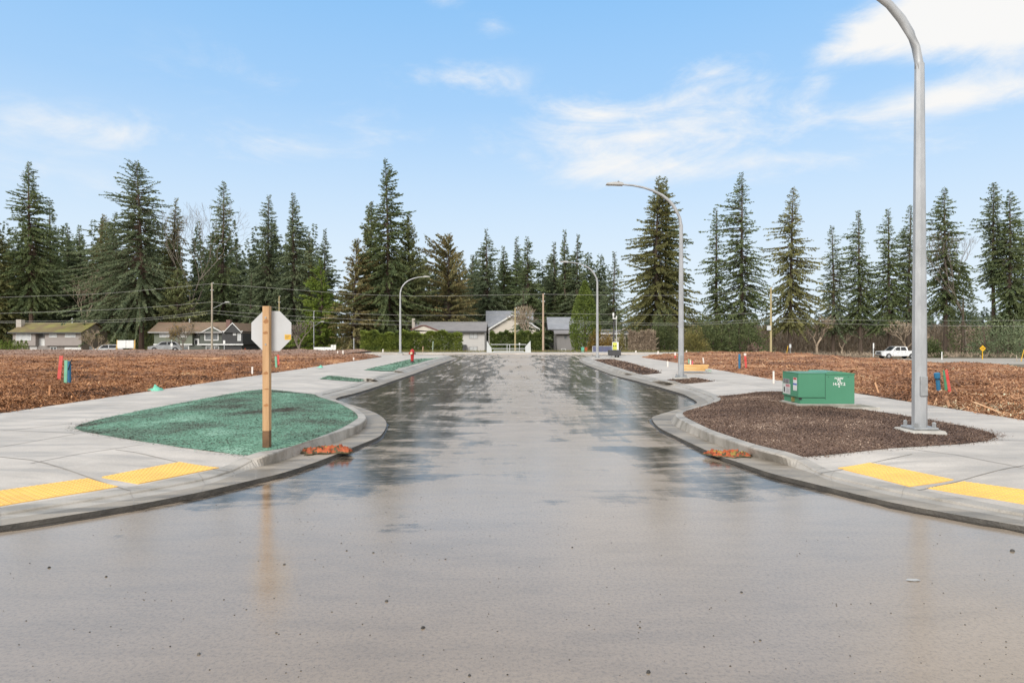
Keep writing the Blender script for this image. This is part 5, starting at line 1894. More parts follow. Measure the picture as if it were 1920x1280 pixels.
def truck_bits(t, w):
    for s in (-1, 1):
        m = MB()
        m.box(-0.02, 0.16, s * (w / 2 - .30) - .12, s * (w / 2 - .30) + .29 * (s > 0) + .12 * (s < 0), .90, 1.10)
        m.build("headlight", M['lens'], t)
        m = MB()
        m.box(2.0, 2.12, s * (w / 2 + .02) - .11, s * (w / 2 + .02) + .11, 1.28, 1.46)
        m.build("mirror", M['carwhite'], t)
        for x0 in (2.62, 3.58):
            m = MB()
            m.box(x0, x0 + .16, s * (w / 2 + .004) - .012, s * (w / 2 + .004) + .012, 1.10, 1.13)
            m.build("door_handle", M['black'], t)
        m = MB()
        m.box(5.85, 5.93, s * (w / 2 - .1) - .09, s * (w / 2 - .1) + .09, .95, 1.22)
        m.build("tail_light", M['lblr'], t)
    m = MB()
    m.box(-0.03, 0.05, -.62, .62, .78, 1.10)
    m.build("grille", M['dark'], t)
    m = MB()
    m.bbox(-0.10, 0.10, -.95, .95, .48, .72, .03)
    m.bbox(5.84, 5.99, -.95, .95, .50, .68, .03)
    m.build("bumper", M['chrome'], t)
    m = MB()
    m.extr([(1.50, -.84, 1.27), (2.20, -.78, 1.90), (2.20, .78, 1.90), (1.50, .84, 1.27)], (-.015, 0, .02))
    m.build("windscreen", M['glass_dk'], t)


xt, zt_ = (1647.5 - CX) / F * 104.5, 0
vehicle("pickup_truck", "white crew cab pickup truck on the pale road behind the near lamp pole", "truck", (xt, 104.5, gzf(xt + 3, 104.5) + .03), 0,
        [(0.0, .50), (0.02, 1.05), (.10, 1.16), (1.45, 1.26), (4.2, 1.27), (5.9, 1.27), (5.9, .52), (5.4, .45), (.6, .42)],
        [(1.45, 1.255), (2.22, 1.93), (2.5, 1.965), (3.8, 1.95), (4.02, 1.88), (4.18, 1.255)],
        [[(1.85, 1.32), (2.42, 1.86), (2.90, 1.87), (2.90, 1.32)], [(3.02, 1.32), (3.02, 1.87), (3.75, 1.85), (3.95, 1.32)]], [1.05, 4.72], 2.0, 'carwhite', 0.40, truck_bits)


def car_bits(t, w):
    m = MB()
    m.extr([(1.02, -.72, 1.0), (1.78, -.62, 1.52), (1.78, .62, 1.52), (1.02, .72, 1.0)], (-.015, 0, .02))
    m.build("windscreen", M['glass_dk'], t)
    for s in (-1, 1):
        m = MB()
        m.box(-.01, .10, s * .62 - .16, s * .62 + .16, .66, .80)
        m.build("headlight", M['lens'], t)


carb = [(0, .35), (.02, .80), (.9, .98), (3.9, 1.0), (4.45, .95), (4.5, .4)]
carc = [(.95, .97), (1.75, 1.55), (2.2, 1.62), (3.7, 1.58), (4.3, .98)]
carg = [[(1.35, 1.05), (1.85, 1.48), (2.5, 1.53), (2.5, 1.05)], [(2.6, 1.05), (2.6, 1.53), (3.55, 1.50), (3.95, 1.05)]]
xt = (277 - CX) / F * 97
vehicle("parked_car", "silver car parked in front of the green house, its lower half hidden by the bark", "car", (xt, 97, gzf(xt, 97) + .75), R(28), carb, carc, carg, [.85, 3.6], 1.8, 'carsilver', .33, car_bits)
xt = (166 - CX) / F * 99
vehicle("parked_car", "white car beside the grey house, only its roof showing over the bark", "car", (xt, 99, gzf(xt, 99) + .35), R(35), carb, carc, carg, [.85, 3.6], 1.75, 'carwhite', .33, car_bits)


# ------------------------------------------------------------------ poles and wires along the far road
def util_pole(px, top, Y, label, mm, r=0.15, lamp_to=None, box=None, cap=None):
    x, zt_ = XZ(px, top, Y)
    z0 = gzf(x, Y)
    t = thing("utility_pole", label, "utility pole", (x, Y, z0), group="wooden utility poles along the far road")
    m = MB()
    m.tube([(0, 0, -0.2), (0, 0, (zt_ - z0) * .5), (0, 0, zt_ - z0)], [r, r * .85, r * .68], 10)
    m.build("pole", M[mm], t)
    if lamp_to:
        (ax, ay), (bx, by) = lamp_to
        a, b = XZ(ax, ay, Y), XZ(bx, by, Y)
        m = MB()
        m.tube([(a[0] - x, -.1, a[1] - z0), (b[0] - x, -.9, b[1] - z0)], 0.05, 6)
        arm = m.build("arm", M['galv'], t)
        m = MB()
        m.bbox(b[0] - x - .05, b[0] - x + .55, -1.05, -.75, b[1] - z0 - .06, b[1] - z0 + .08, .02)
        m.build("lamp_head", M['lamp'], arm)
    if box:
        a, b = XZ(box[0], box[1], Y), XZ(box[2], box[3], Y)
        m = MB()
        m.bbox(a[0] - x, b[0] - x, -.35, -.1, b[1] - z0, a[1] - z0, .02)
        m.build("equipment_box", M['whitemetal'], t)
    m = MB()
    for dz, s in ((0.1, 1), (1.2, 1), (1.2, -1)):
        m.lathe([(0.05, 0), (0.07, .06), (0.04, .16)], 8, org=(s * r * 1.1, 0, zt_ - z0 - dz))
    m.build("insulator", M['whitemetal'], t)
    return t


util_pole(397.5, 530, 98, "pale utility pole with a lamp arm in front of the green house", 'utilpole', .16, ((401, 578), (428, 567)))
util_pole(523.5, 555, 119, "utility pole rising just above the stop sign", 'utilpole_y', .15)
util_pole(588.5, 583, 118, "thin grey utility pole with a lamp arm left of the tall fir", 'galv', .10, ((590, 611), (605, 603)))
util_pole(966, 577, 90, "yellowish utility pole standing behind the metal barrier", 'utilpole_y', .13)
util_pole(1018.5, 550.5, 96, "pinkish utility pole right of the metal barrier", 'utilpole_r', .17)
util_pole(1445.5, 539, 97, "tan utility pole with an equipment box at the edge of the right lot", 'utilpole_y', .17, None, (1437, 610.5, 1444, 619))

wires = [([(-80, 566), (0, 557.5), (197, 550), (397, 531.5)], "topmost wire left of the pale pole"), ([(-80, 592), (0, 587.5), (230, 579), (397, 566)], "second wire left of the pale pole"),
         ([(-80, 603), (0, 602.5), (197, 600), (300, 594), (397, 582)], "third wire left of the pale pole"), ([(-80, 605), (0, 605), (200, 604), (295, 598), (397, 587)], "lowest wire left of the pale pole"),
         ([(397, 531.5), (538, 542), (670, 551.5), (801, 555), (920, 553), (1018, 551.5)], "long top wire from the pale pole to the pinkish pole"),
         ([(397, 566), (530, 577.5), (650, 587), (780, 591), (920, 590), (1018, 587.5)], "second wire from the pale pole to the pinkish pole"),
         ([(397, 582), (545, 592), (680, 599), (800, 603), (920, 602.5), (1018, 600)], "third wire from the pale pole to the pinkish pole"),
         ([(397, 587), (500, 597), (650, 606), (800, 609), (920, 607), (1018, 603.5)], "lowest wire from the pale pole to the pinkish pole"),
         ([(1018, 551.5), (1120, 553), (1230, 554), (1340, 551), (1445, 543)], "top wire from the pinkish pole to the tan pole"),
         ([(1018, 587.5), (1150, 589), (1280, 590), (1445, 586)], "second wire from the pinkish pole to the tan pole"),
         ([(1018, 600), (1130, 603.5), (1280, 606), (1445, 597)], "third wire from the pinkish pole to the tan pole"),
         ([(1018, 603.5), (1130, 607), (1280, 609.5), (1445, 602)], "lowest wire from the pinkish pole to the tan pole"),
         ([(1445, 597), (1600, 600), (1780, 601), (2000, 600)], "upper wire running right from the tan pole"),
         ([(1445, 602), (1600, 607.5), (1780, 610.5), (2000, 612)], "lower wire running right from the tan pole")]
for pts, lb in wires:
    fine = []
    for i in range(len(pts) - 1):
        for k in range(6):
            t_ = k / 6
            p0, p1, p2, p3 = pts[max(i - 1, 0)], pts[i], pts[i + 1], pts[min(i + 2, len(pts) - 1)]
            q = [0.5 * (2 * b + (c - a) * t_ + (2 * a - 5 * b + 4 * c - d) * t_ * t_ + (3 * b - a - 3 * c + d) * t_ ** 3) for a, b, c, d in zip(p0, p1, p2, p3)]
            fine.append(P(q[0], q[1], 97))
    fine.append(P(*pts[-1], 97))
    m = MB()
    m.tube(fine, 0.024, 4)
    tag(m.build("power_wire", M['wire']), lb, "power wire", "overhead wires along the far road")


# ------------------------------------------------------------------ small signs and boards far off
def post_sign(px, top, base, Y, label, plate, pm, mm, wpost=0.05, shape='rect', name="road_sign"):
    x, zt_ = XZ(px, top, Y)
    z0 = min(XZ(px, base, Y)[1], gzf(x, Y))
    t = thing(name, label, "road sign", (x, Y, z0))
    m = MB()
    m.box(-wpost / 2, wpost / 2, -wpost / 2, wpost / 2, -.1, zt_ - z0)
    m.build("post", M[pm], t)
    a, b = XZ(px + plate[0], plate[1], Y), XZ(px + plate[2], plate[3], Y)
    m = MB()
    xx0, xx1, z1_, z0_ = a[0] - x, b[0] - x, a[1] - z0, b[1] - z0
    if shape == 'rect':
        m.bbox(xx0, xx1, -wpost / 2 - .03, -wpost / 2 - .004, z0_, z1_, .008)
        m.build("sign_plate", M[mm], t)
    else:
        cx_, cz_ = (xx0 + xx1) / 2, (z0_ + z1_) / 2
        m.extr([(xx0, -wpost / 2 - .03, cz_), (cx_, -wpost / 2 - .03, z1_), (xx1, -wpost / 2 - .03, cz_), (cx_, -wpost / 2 - .03, z0_)], (0, .026, 0))
        p = m.build("sign_plate", M[mm], t)
        m = MB()
        s = (xx1 - xx0) * .22
        yy = -wpost / 2 - .036
        m.extr([(cx_ - s, yy, cz_), (cx_ - s * .45, yy, cz_ + s * .5), (cx_ - s * .45, yy, cz_ + s * .15), (cx_ + s * .45, yy, cz_ + s * .15), (cx_ + s * .45, yy, cz_ + s * .5), (cx_ + s, yy, cz_),
                (cx_ + s * .45, yy, cz_ - s * .5), (cx_ + s * .45, yy, cz_ - s * .15), (cx_ - s * .45, yy, cz_ - s * .15), (cx_ - s * .45, yy, cz_ - s * .5)], (0, .004, 0))
        m.build("arrow_symbol", M['black'], p)
    return t


post_sign(1842, 650, 674, 101, "yellow diamond warning sign on a yellow post by the pale road", (-6, 647, 6, 659), 'signyellow', 'signyellow', .09, 'diamond')
post_sign(1637.5, 643, 674, 101, "narrow white sign post left of the white pickup truck", (-1.2, 643, 1.2, 653), 'whitemetal', 'white', .09)
post_sign(1481.5, 646, 664, 95, "small pale sign beside the tan utility pole", (-1.8, 645, 1.8, 652), 'galv', 'whitemetal', .06)
post_sign(322, 637, 660, 92, "small white sign on a thin post under the bare tree by the green house", (-2, 643.5, 2, 649.5), 'whitemetal', 'white', .06)
post_sign(420.5, 638, 660, 92, "small white sign right of the pale utility pole", (-2, 638, 2, 644.5), 'whitemetal', 'white', .06)
post_sign(663.5, 634, 660, 88, "slim grey post with a small cap left of the hedge end", (-1, 634, 1, 637), 'galv', 'galv', .10)


def plain_post(px, top, base, Y, label, mm, w, lean=0.0, cat="marker post"):
    x, zt_ = XZ(px, top, Y)
    z0 = min(XZ(px, base, Y)[1], gzf(x, Y))
    m = MB()
    m.tube([(0, 0, -.1), (lean * .5, 0, (zt_ - z0) * .5), (lean, 0, zt_ - z0)], w / 2, 8)
    m.lathe([(w * .62, zt_ - z0 - .02), (w * .62, zt_ - z0 + .03), (w * .2, zt_ - z0 + .06)], 8, org=(lean, 0, 0))
    o = m.build("marker_post", M[mm])
    o.location = (x, Y, z0)
    tag(o, label, cat)


plain_post(1766, 660, 675, 100, "white marker post between the near lamp pole and the diamond sign", 'white', .15)
plain_post(1907, 666, 676, 92, "short grey marker post right of the yellow diamond sign", 'utilpole', .12, -.1)
plain_post(1914, 656, 676, 92, "leaning yellow green marker post at the right edge", 'signyellow', .10, .45)
plain_post(1474, 649, 664, 94, "thin yellow marker post beside the small pale sign", 'signyellow', .07, .25)
plain_post(811, 640.5, 658, 86, "pale leaning marker post in front of the laurel hedge", 'palemint', .13, .08)
plain_post(793, 650, 658.5, 84, "short pale marker post in the verge before the hedge", 'st_wood', .12)

Y = 90.0
x0, z1 = XZ(218, 637.5, Y)
x1, z0 = XZ(253, 658, Y)
zg = gzf(x0, Y)
t = thing("notice_board", "blank white notice board on yellow wooden posts between the two left houses", "notice board", (x0, Y, zg))
for a in (0.02, (x1 - x0) - .14):
    m = MB()
    m.bbox(a, a + .14, .02, .14, -.1, z1 - zg + .02, .01)
    m.build("post", M['ypost'], t)
m = MB()
m.tube([(-.2, -.05, z0 - zg - .6), (.08, .08, z1 - zg - .55)], .055, 4)
m.tube([(x1 - x0 + .05, -.2, z0 - zg - .6), (x1 - x0 - .3, .08, z1 - zg - 1.0)], .05, 4)
m.build("brace", M['ypost'], t)
xm = (x1 - x0) * .52
zlo = XZ(0, 652.5, Y)[1]
for a, b in ((.17, xm - .02), (xm + .02, x1 - x0 - .17)):
    m = MB()
    m.bbox(a, b, -.03, .015, zlo - zg, z1 - zg - .03, .008)
    m.build("panel", M['white'], t)
Y = 86.0
x0, z1 = XZ(620.5, 646.5, Y)
x1, z0 = XZ(630, 655.5, Y)
t = thing("notice_board", "low white two panel sign at the far edge of the left lot", "notice board", (x0, Y, gzf(x0, Y)))
zg = gzf(x0, Y)
for a, b in ((0, (x1 - x0) * .48), ((x1 - x0) * .52, x1 - x0)):
    m = MB()
    m.bbox(a, b, -.03, .02, z0 - zg, z1 - zg, .008)
    m.build("panel", M['white'], t)
    m = MB()
    m.box((a + b) / 2 - .04, (a + b) / 2 + .04, .022, .09, -.1, z1 - zg - .1)
    m.build("post", M['whitemetal'], t)
Y = 93.0
x0, z1 = XZ(589, 650.8, Y)
x1, z0 = XZ(628, 656, Y)
zg = gzf(x0, Y)
t = thing("road_barrier", "long low white concrete barrier behind the low white sign", "barrier", (x0, Y, zg))
for k in range(2):
    m = MB()
    w_ = (x1 - x0) / 2
    m.extr([(k * w_ + .01, -.3, -.1), (k * w_ + .01, .3, -.1), (k * w_ + .01, .12, .25), (k * w_ + .01, .08, z1 - zg), (k * w_ + .01, -.08, z1 - zg), (k * w_ + .01, -.12, .25)], (w_ - .03, 0, 0))
    m.build("block", M['white'], t)
x, z1 = XZ(459.5, 652.5, 80)
t = thing("traffic_cone", "orange cone tip just left of the stop sign at the far lot edge", "cone", (x, 80, z1 - .75))
m = MB()
m.lathe([(.17, .03), (.035, .72), (.03, .75)], 12)
m.build("cone", M['vest_o'], t)
m = MB()
m.bbox(-.2, .2, -.2, .2, 0, .035, .01)
m.build("base", M['vest_o'], t)
for px, lb, mm in ((1092.5, "teal bin on the verge left of the solar panel", 'mint'), (1098.5, "orange red bin on the verge left of the solar panel", 'vest_o')):
    x, z1 = XZ(px, 651.5, 88)
    zg = gzf(x, 88)
    t = thing("waste_bin", lb, "bin", (x, 88, zg))
    hh = z1 - zg
    m = MB()
    m.add([(-.16, -.16, .05), (.16, -.16, .05), (.16, .16, .05), (-.16, .16, .05), (-.2, -.22, hh), (.2, -.22, hh), (.2, .22, hh), (-.2, .22, hh)],
          [(3, 2, 1, 0), (4, 5, 6, 7), (0, 1, 5, 4), (1, 2, 6, 5), (2, 3, 7, 6), (3, 0, 4, 7)])
    m.build("body", M[mm], t)
    m = MB()
    m.bbox(-.22, .22, -.25, .24, hh, hh + .05, .01)
    m.build("lid", M[mm], t)
    m = MB()
    m.lathe([(.02, -.25), (.1, -.25), (.1, .25), (.02, .25)], 10, axis='X', org=(0, .2, .1))
    m.build("wheels", M['rubber'], t)


# ------------------------------------------------------------------ trees
def unit(v):
    return v / (np.linalg.norm(v, axis=-1, keepdims=True) + 1e-9)


def sprays(base, d, L, W, roll, cup=0.0):
    """pointed leaf-sized blades: base points, directions, lengths, widths"""
    up = np.array([0, 0, 1.0])
    s = np.cross(d, up)
    bad = np.linalg.norm(s, axis=1) < 1e-3
    s[bad] = (1, 0, 0)
    s = unit(s)
    n = np.cross(s, d)
    w = s * np.cos(roll)[:, None] + n * np.sin(roll)[:, None]
    mid = base + d * (L * 0.55)[:, None]
    tip = base + d * L[:, None]
    tip[:, 2] -= cup * L
    v = np.stack([base, mid + w * (W / 2)[:, None], tip, mid - w * (W / 2)[:, None]], 1).reshape(-1, 3)
    return v, np.arange(len(v)).reshape(-1, 4)


def conifer_arrays(r, H, Rm, cb=0.15, p=0.85, n_br=330, dens=1.0, top_up=0.42, low=-0.50, ls=0.75, hang=0.25, irr=0.5, low_fill=1.0, lean=0.0):
    """whorls of drooping limbs hung with sprays; irregular limb lengths give the ragged outline"""
    u = (np.arange(n_br) + r.uniform(0, 1, n_br)) / n_br
    u = u ** 1.12
    zb = H * (cb + (1 - cb) * u)
    t = u
    prof = (1 - t) ** p
    prof = prof * np.where(t < 0.12, low_fill * (0.55 + 0.45 * t / 0.12), 1.0)
    az = r.uniform(0, 2 * np.pi, n_br)
    # a few sectors stay thin, the outline wanders with height
    ph = r.uniform(0, 6.28, 4)
    sect = 1 + 0.26 * np.sin(az + u * 8 + ph[0]) + 0.20 * np.sin(az * 2 - u * 15 + ph[1]) + 0.16 * np.sin(u * 29 + ph[2]) + 0.10 * np.sin(u * 61 + az + ph[3])
    sect = np.clip(sect, 0.30, 1.5)
    sect *= 1 + 0.24 * np.cos(az - ph[3])
    Lb = np.maximum(Rm * prof * sect * r.uniform(1 - irr, 1.12, n_br), 0.35)
    pit = low + (top_up - low) * t ** 1.1 + r.normal(0, 0.13, n_br)
    dirs = np.stack([np.cos(az) * np.cos(pit), np.sin(az) * np.cos(pit), np.sin(pit)], 1)
    k = np.maximum((Lb * 14.5 * dens).astype(int), 6)
    bi = np.repeat(np.arange(n_br), k)
    n = len(bi)
    s = r.uniform(0.10, 1.0, n) ** 0.8
    Lr = Lb[bi]
    pos = np.zeros((n, 3))
    pos[:, 2] = zb[bi]
    pos += dirs[bi] * (s * Lr)[:, None]
    sg = s * Lr
    pos[:, 2] -= 0.20 * sg ** 2 / np.maximum(Rm, 1) - 0.12 * sg ** 3 / np.maximum(Rm, 1) ** 2
    side = np.where(r.uniform(0, 1, n) < 0.5, -1, 1)
    da = az[bi] + side * r.uniform(0.15, 1.15, n) * (1.15 - 0.65 * s)
    dp = pit[bi] * 0.5 + r.normal(-hang, 0.32, n)
    d = np.stack([np.cos(da) * np.cos(dp), np.sin(da) * np.cos(dp), np.sin(dp)], 1)
    sz = ls * (0.55 + 0.75 * r.uniform(0, 1, n)) * (1.1 - 0.35 * s) * (0.55 + 0.45 * np.clip(Lr / (0.45 * Rm), 0, 1))
    v, f = sprays(pos, d, sz, sz * r.uniform(0.28, 0.50, n), r.normal(0, 0.75, n), 0.10)
    if lean:
        v[:, 0] += lean * (v[:, 2] / H) ** 2 * H
    # limbs for the trunk mesh
    lv = []
    a, b = np.zeros((n_br, 3)), None
    a[:, 2] = zb
    b = a + dirs * (Lb * 0.86)[:, None]
    b[:, 2] -= 0.20 * (0.86 * Lb) ** 2 / max(Rm, 1) - 0.12 * (0.86 * Lb) ** 3 / max(Rm, 1) ** 2
    w = np.clip(0.018 * Lb, 0.02, 0.09)[:, None]
    z_ = np.array([0, 0, 1.0])
    sd = unit(np.cross(dirs, z_))
    lim = np.stack([a - z_ * w, a + sd * w, a + z_ * w, b], 1)
    lv = lim.reshape(-1, 3)
    lf = (np.arange(n_br)[:, None] * 4)[:, :, None] + np.array([[0, 1, 3], [1, 2, 3], [2, 0, 3]])
    if lean:
        lv[:, 0] += lean * (lv[:, 2] / H) ** 2 * H
    return v, f, lv, lf.reshape(-1, 3)


def add_trunk(t, r, H, rad, limbs, bark, lean=0.0, frac=0.985):
    m = MB()
    pts, rr = [], []
    for k in range(9):
        q = k / 8
        pts.append((lean * q * q * H + 0.12 * math.sin(q * 5 + H), 0.10 * math.sin(q * 4 + 1), -0.4 + q * (H * frac + .4)))
        rr.append(rad * (1.25 if k == 0 else 1) * (1 - q) ** 0.8 + 0.03)
    m.tube(pts, rr, 8)
    if limbs is not None:
        lv, lf = limbs
        m.add([tuple(p) for p in lv], [tuple(int(i) for i in q) for q in lf])
    return m.build("trunk", M[bark], t, fix=False)


G_T = "tall conifers behind the houses and along the far road"


def conifer(px, top, wpx, Y, label, mm='fir', base=None, kind='fir', seed=None, bark='bark', group=G_T, name=None, **kw):
    s = Y / F
    x = (px - CX) * s
    z0 = gzf(x, Y)
    if base is not None:
        z0 = CAMZ - (base - HY) * s
    H = CAMZ - (top - HY) * s - z0
    Rm = wpx * s / 2
    r = np.random.default_rng(seed if seed is not None else int(px * 7 + top))
    t = thing(name or {'fir': "fir_tree", 'cedar': "cedar_tree"}[kind], label, "tree", (x, Y, z0), r.uniform(-.3, .3), group)
    args = dict(n_br=int(17 * H), dens=1.0, ls=0.54)
    Rm *= 1.58 if kw.get('dens', 1) > 1.5 else 1.38
    if kind == 'cedar':
        args.update(p=0.62, top_up=0.75, low=-0.15, hang=0.80, irr=0.35, ls=0.58, dens=1.25)
    args.update(kw)
    args['dens'] *= 0.85
    args.setdefault('lean', float(r.normal(0, 0.010)))
    v, f, lv, lf = conifer_arrays(r, H, Rm, **args)
    link_mesh("crown", fast_mesh("crown", v, f), M[mm], t)
    add_trunk(t, r, H, 0.010 * H + 0.06, (lv, lf), bark, args.get('lean', 0.0))
    return t


DENSE = dict(dens=1.7, irr=0.42, cb=0.08)
THIN = dict(dens=0.85, irr=0.6)
L_ = conifer
L_(-8, 388, 95, 128, "fir cut off by the left edge of the photo", 'fir3', **DENSE)
L_(57, 303, 112, 130, "tall fir with a thin spire above the chimney of the grey house", 'fir', cb=0.28, dens=1.35, p=0.78, irr=.5, bark='barkred')
L_(97, 376, 60, 138, "slim fir touching the right flank of the tall thin spire", 'fir2', dens=1.2, cb=.1)
L_(127, 424, 62, 142, "lower fir left of a near twin above the grey roof", 'fir2', **DENSE)
L_(153, 422, 58, 145, "lower fir, right one of a near twin above the grey roof", 'fir', **DENSE)
L_(193, 402, 62, 150, "brown topped cedar left of the broadest fir", 'cedar', kind='cedar', cb=.1)
L_(212, 398, 66, 140, "dark fir pressed against the left side of the broadest fir", 'fir2', **DENSE)
L_(266, 303, 168, 122, "broadest dark fir with a bare pale trunk left of the green house", 'fir2', cb=0.24, dens=1.35, p=0.70, irr=.5, bark='barkred', low_fill=1.0)
L_(322, 372, 92, 130, "fir whose ragged top leans right behind the broadest fir", 'fir3', cb=.12, dens=1.3, lean=0.035, irr=.55)
L_(332, 505, 80, 119, "low yellow green cedar behind the roof of the green house", 'cedar2', kind='cedar', cb=.05)
L_(417, 341, 72, 131, "lone narrow fir with a sparse crown between bare tree and sign", 'fir', cb=.22, dens=1.05, p=.62, irr=.6)
L_(396, 505, 70, 140, "dark low fir behind the pale utility pole", 'fir2', **DENSE)
L_(445, 470, 66, 145, "low fir left of two dark spires above the stop sign", 'fir2', **DENSE)
L_(503, 366, 82, 132, "left one of two dark spires above the stop sign", 'fir2', cb=.2, dens=1.6, irr=.45)
L_(551, 362, 74, 130, "right and taller one of two dark spires above the stop sign", 'fir2', cb=.2, dens=1.6, irr=.45)
L_(470, 512, 46, 121, "small dense dark conifer directly left of the sign plate", 'fir2', **DENSE)
L_(580, 437, 52, 150, "slim fir right behind the taller dark spire", 'fir3', **DENSE)
L_(608, 430, 62, 148, "blue green fir between the dark spires and the brown cedar", 'fir2', **DENSE)
L_(603, 487, 76, 122, "bright yellow green conifer in front of the darker firs", 'bright', kind='cedar', p=.9, hang=.3, cb=.08, dens=1.6)
L_(664, 448, 92, 119, "rusty brown cedar on the left flank of the tallest middle fir", 'cedar', kind='cedar', cb=.03)
L_(690, 378, 70, 124, "brown cedar top rising close left of the tallest middle fir", 'cedar2', kind='cedar', cb=.06)
L_(728, 298, 118, 121, "tallest middle fir standing behind the lamp with the bent arm", 'fir', cb=.10, dens=1.5, p=.74, irr=.5)
L_(768, 398, 84, 124, "olive cedar on the right flank of the tallest middle fir", 'cedar2', kind='cedar', cb=.05)
L_(795, 480, 50, 150, "small distant fir in the gap right of the tallest middle fir", 'fir2', **DENSE)
L_(841, 443, 104, 127, "round topped brown cedar above the long white house", 'cedar', kind='cedar', p=.42, cb=.04)
L_(884, 478, 54, 150, "low fir between the round brown cedar and the blue green fir", 'fir2', **DENSE)
L_(915, 430, 82, 140, "blue green fir with a broad top above the slate roof", 'fir2', **DENSE)
L_(945, 462, 50, 146, "lower fir in the gap behind the slate roof", 'fir', **DENSE)
L_(967, 445, 44, 148, "slender fir left of the bushy fir above the barrier", 'fir2', **DENSE)
L_(989, 444, 84, 138, "bushy dark fir above the metal barrier", 'fir', **DENSE)
L_(982, 540, 62, 112, "small dark fir drooping in front of the cream gable", 'fir2', cb=.15, dens=1.0, irr=.6)
L_(1040, 454, 56, 146, "fir directly above the pinkish utility pole", 'fir2', **DENSE)
L_(1060, 432, 48, 143, "taller left spire of the pair above the column cedar", 'fir', **DENSE)
L_(1081, 440, 56, 141, "lower right spire of the pair above the column cedar", 'fir2', **DENSE)
L_(1152, 472, 66, 136, "thin airy fir between column cedar and the double topped fir", 'fir2', cb=.1, dens=1.0, irr=.6)
L_(1126, 548, 60, 150, "low dark fir behind the black camera trailer", 'fir2', **DENSE)
L_(1230, 331, 116, 121, "big fir with a double top behind the second street lamp", 'fir3', cb=.08, dens=1.6, p=.66, irr=.45)
L_(1250, 334, 104, 124, "second top of the big double fir, half hidden by the lamp arm", 'fir', cb=.15, dens=1.3, p=.68, irr=.5)
L_(1345, 390, 66, 122, "narrow fir with ivy at its foot right of the second lamp", 'fir', cb=.1, **THIN)
L_(1392, 324, 118, 120, "tallest fir of the right row with a layered open crown", 'fir', cb=.16, dens=.95, irr=.62, p=.72)
L_(1481, 351, 104, 121, "shaggy fir with drooping limbs behind the tan utility pole", 'fir3', cb=.18, dens=.9, hang=.6, irr=.55, p=.7)
L_(1563, 424, 84, 123, "shortest and thinnest fir of the right row", 'fir2', cb=.22, dens=.75, irr=.6)
L_(1613, 395, 88, 122, "even cone shaped fir left of the pickup truck", 'fir', cb=.22, dens=.9, irr=.55)
L_(1668, 392, 80, 121, "dense fir rising straight above the pickup truck", 'fir', cb=.22, dens=1.0, irr=.5)
L_(1704, 385, 62, 123, "slim fir touching the near lamp pole from the left", 'fir2', cb=.22, dens=1.0)
L_(1773, 353, 88, 122, "fir with an open upper crown right of the near lamp pole", 'fir', cb=.28, dens=.95, irr=.6, p=.6)
L_(1863, 343, 56, 124, "bare stemmed narrow fir right of the ivy clad tree", 'fir2', cb=.42, dens=.85, irr=.6, p=.5)
L_(1893, 358, 84, 121, "full fir near the right edge beside the bare stemmed one", 'fir', cb=.18, dens=1.25, p=.7)
L_(1928, 392, 70, 124, "fir cut off by the right edge of the photo", 'fir', cb=.15, dens=1.3)


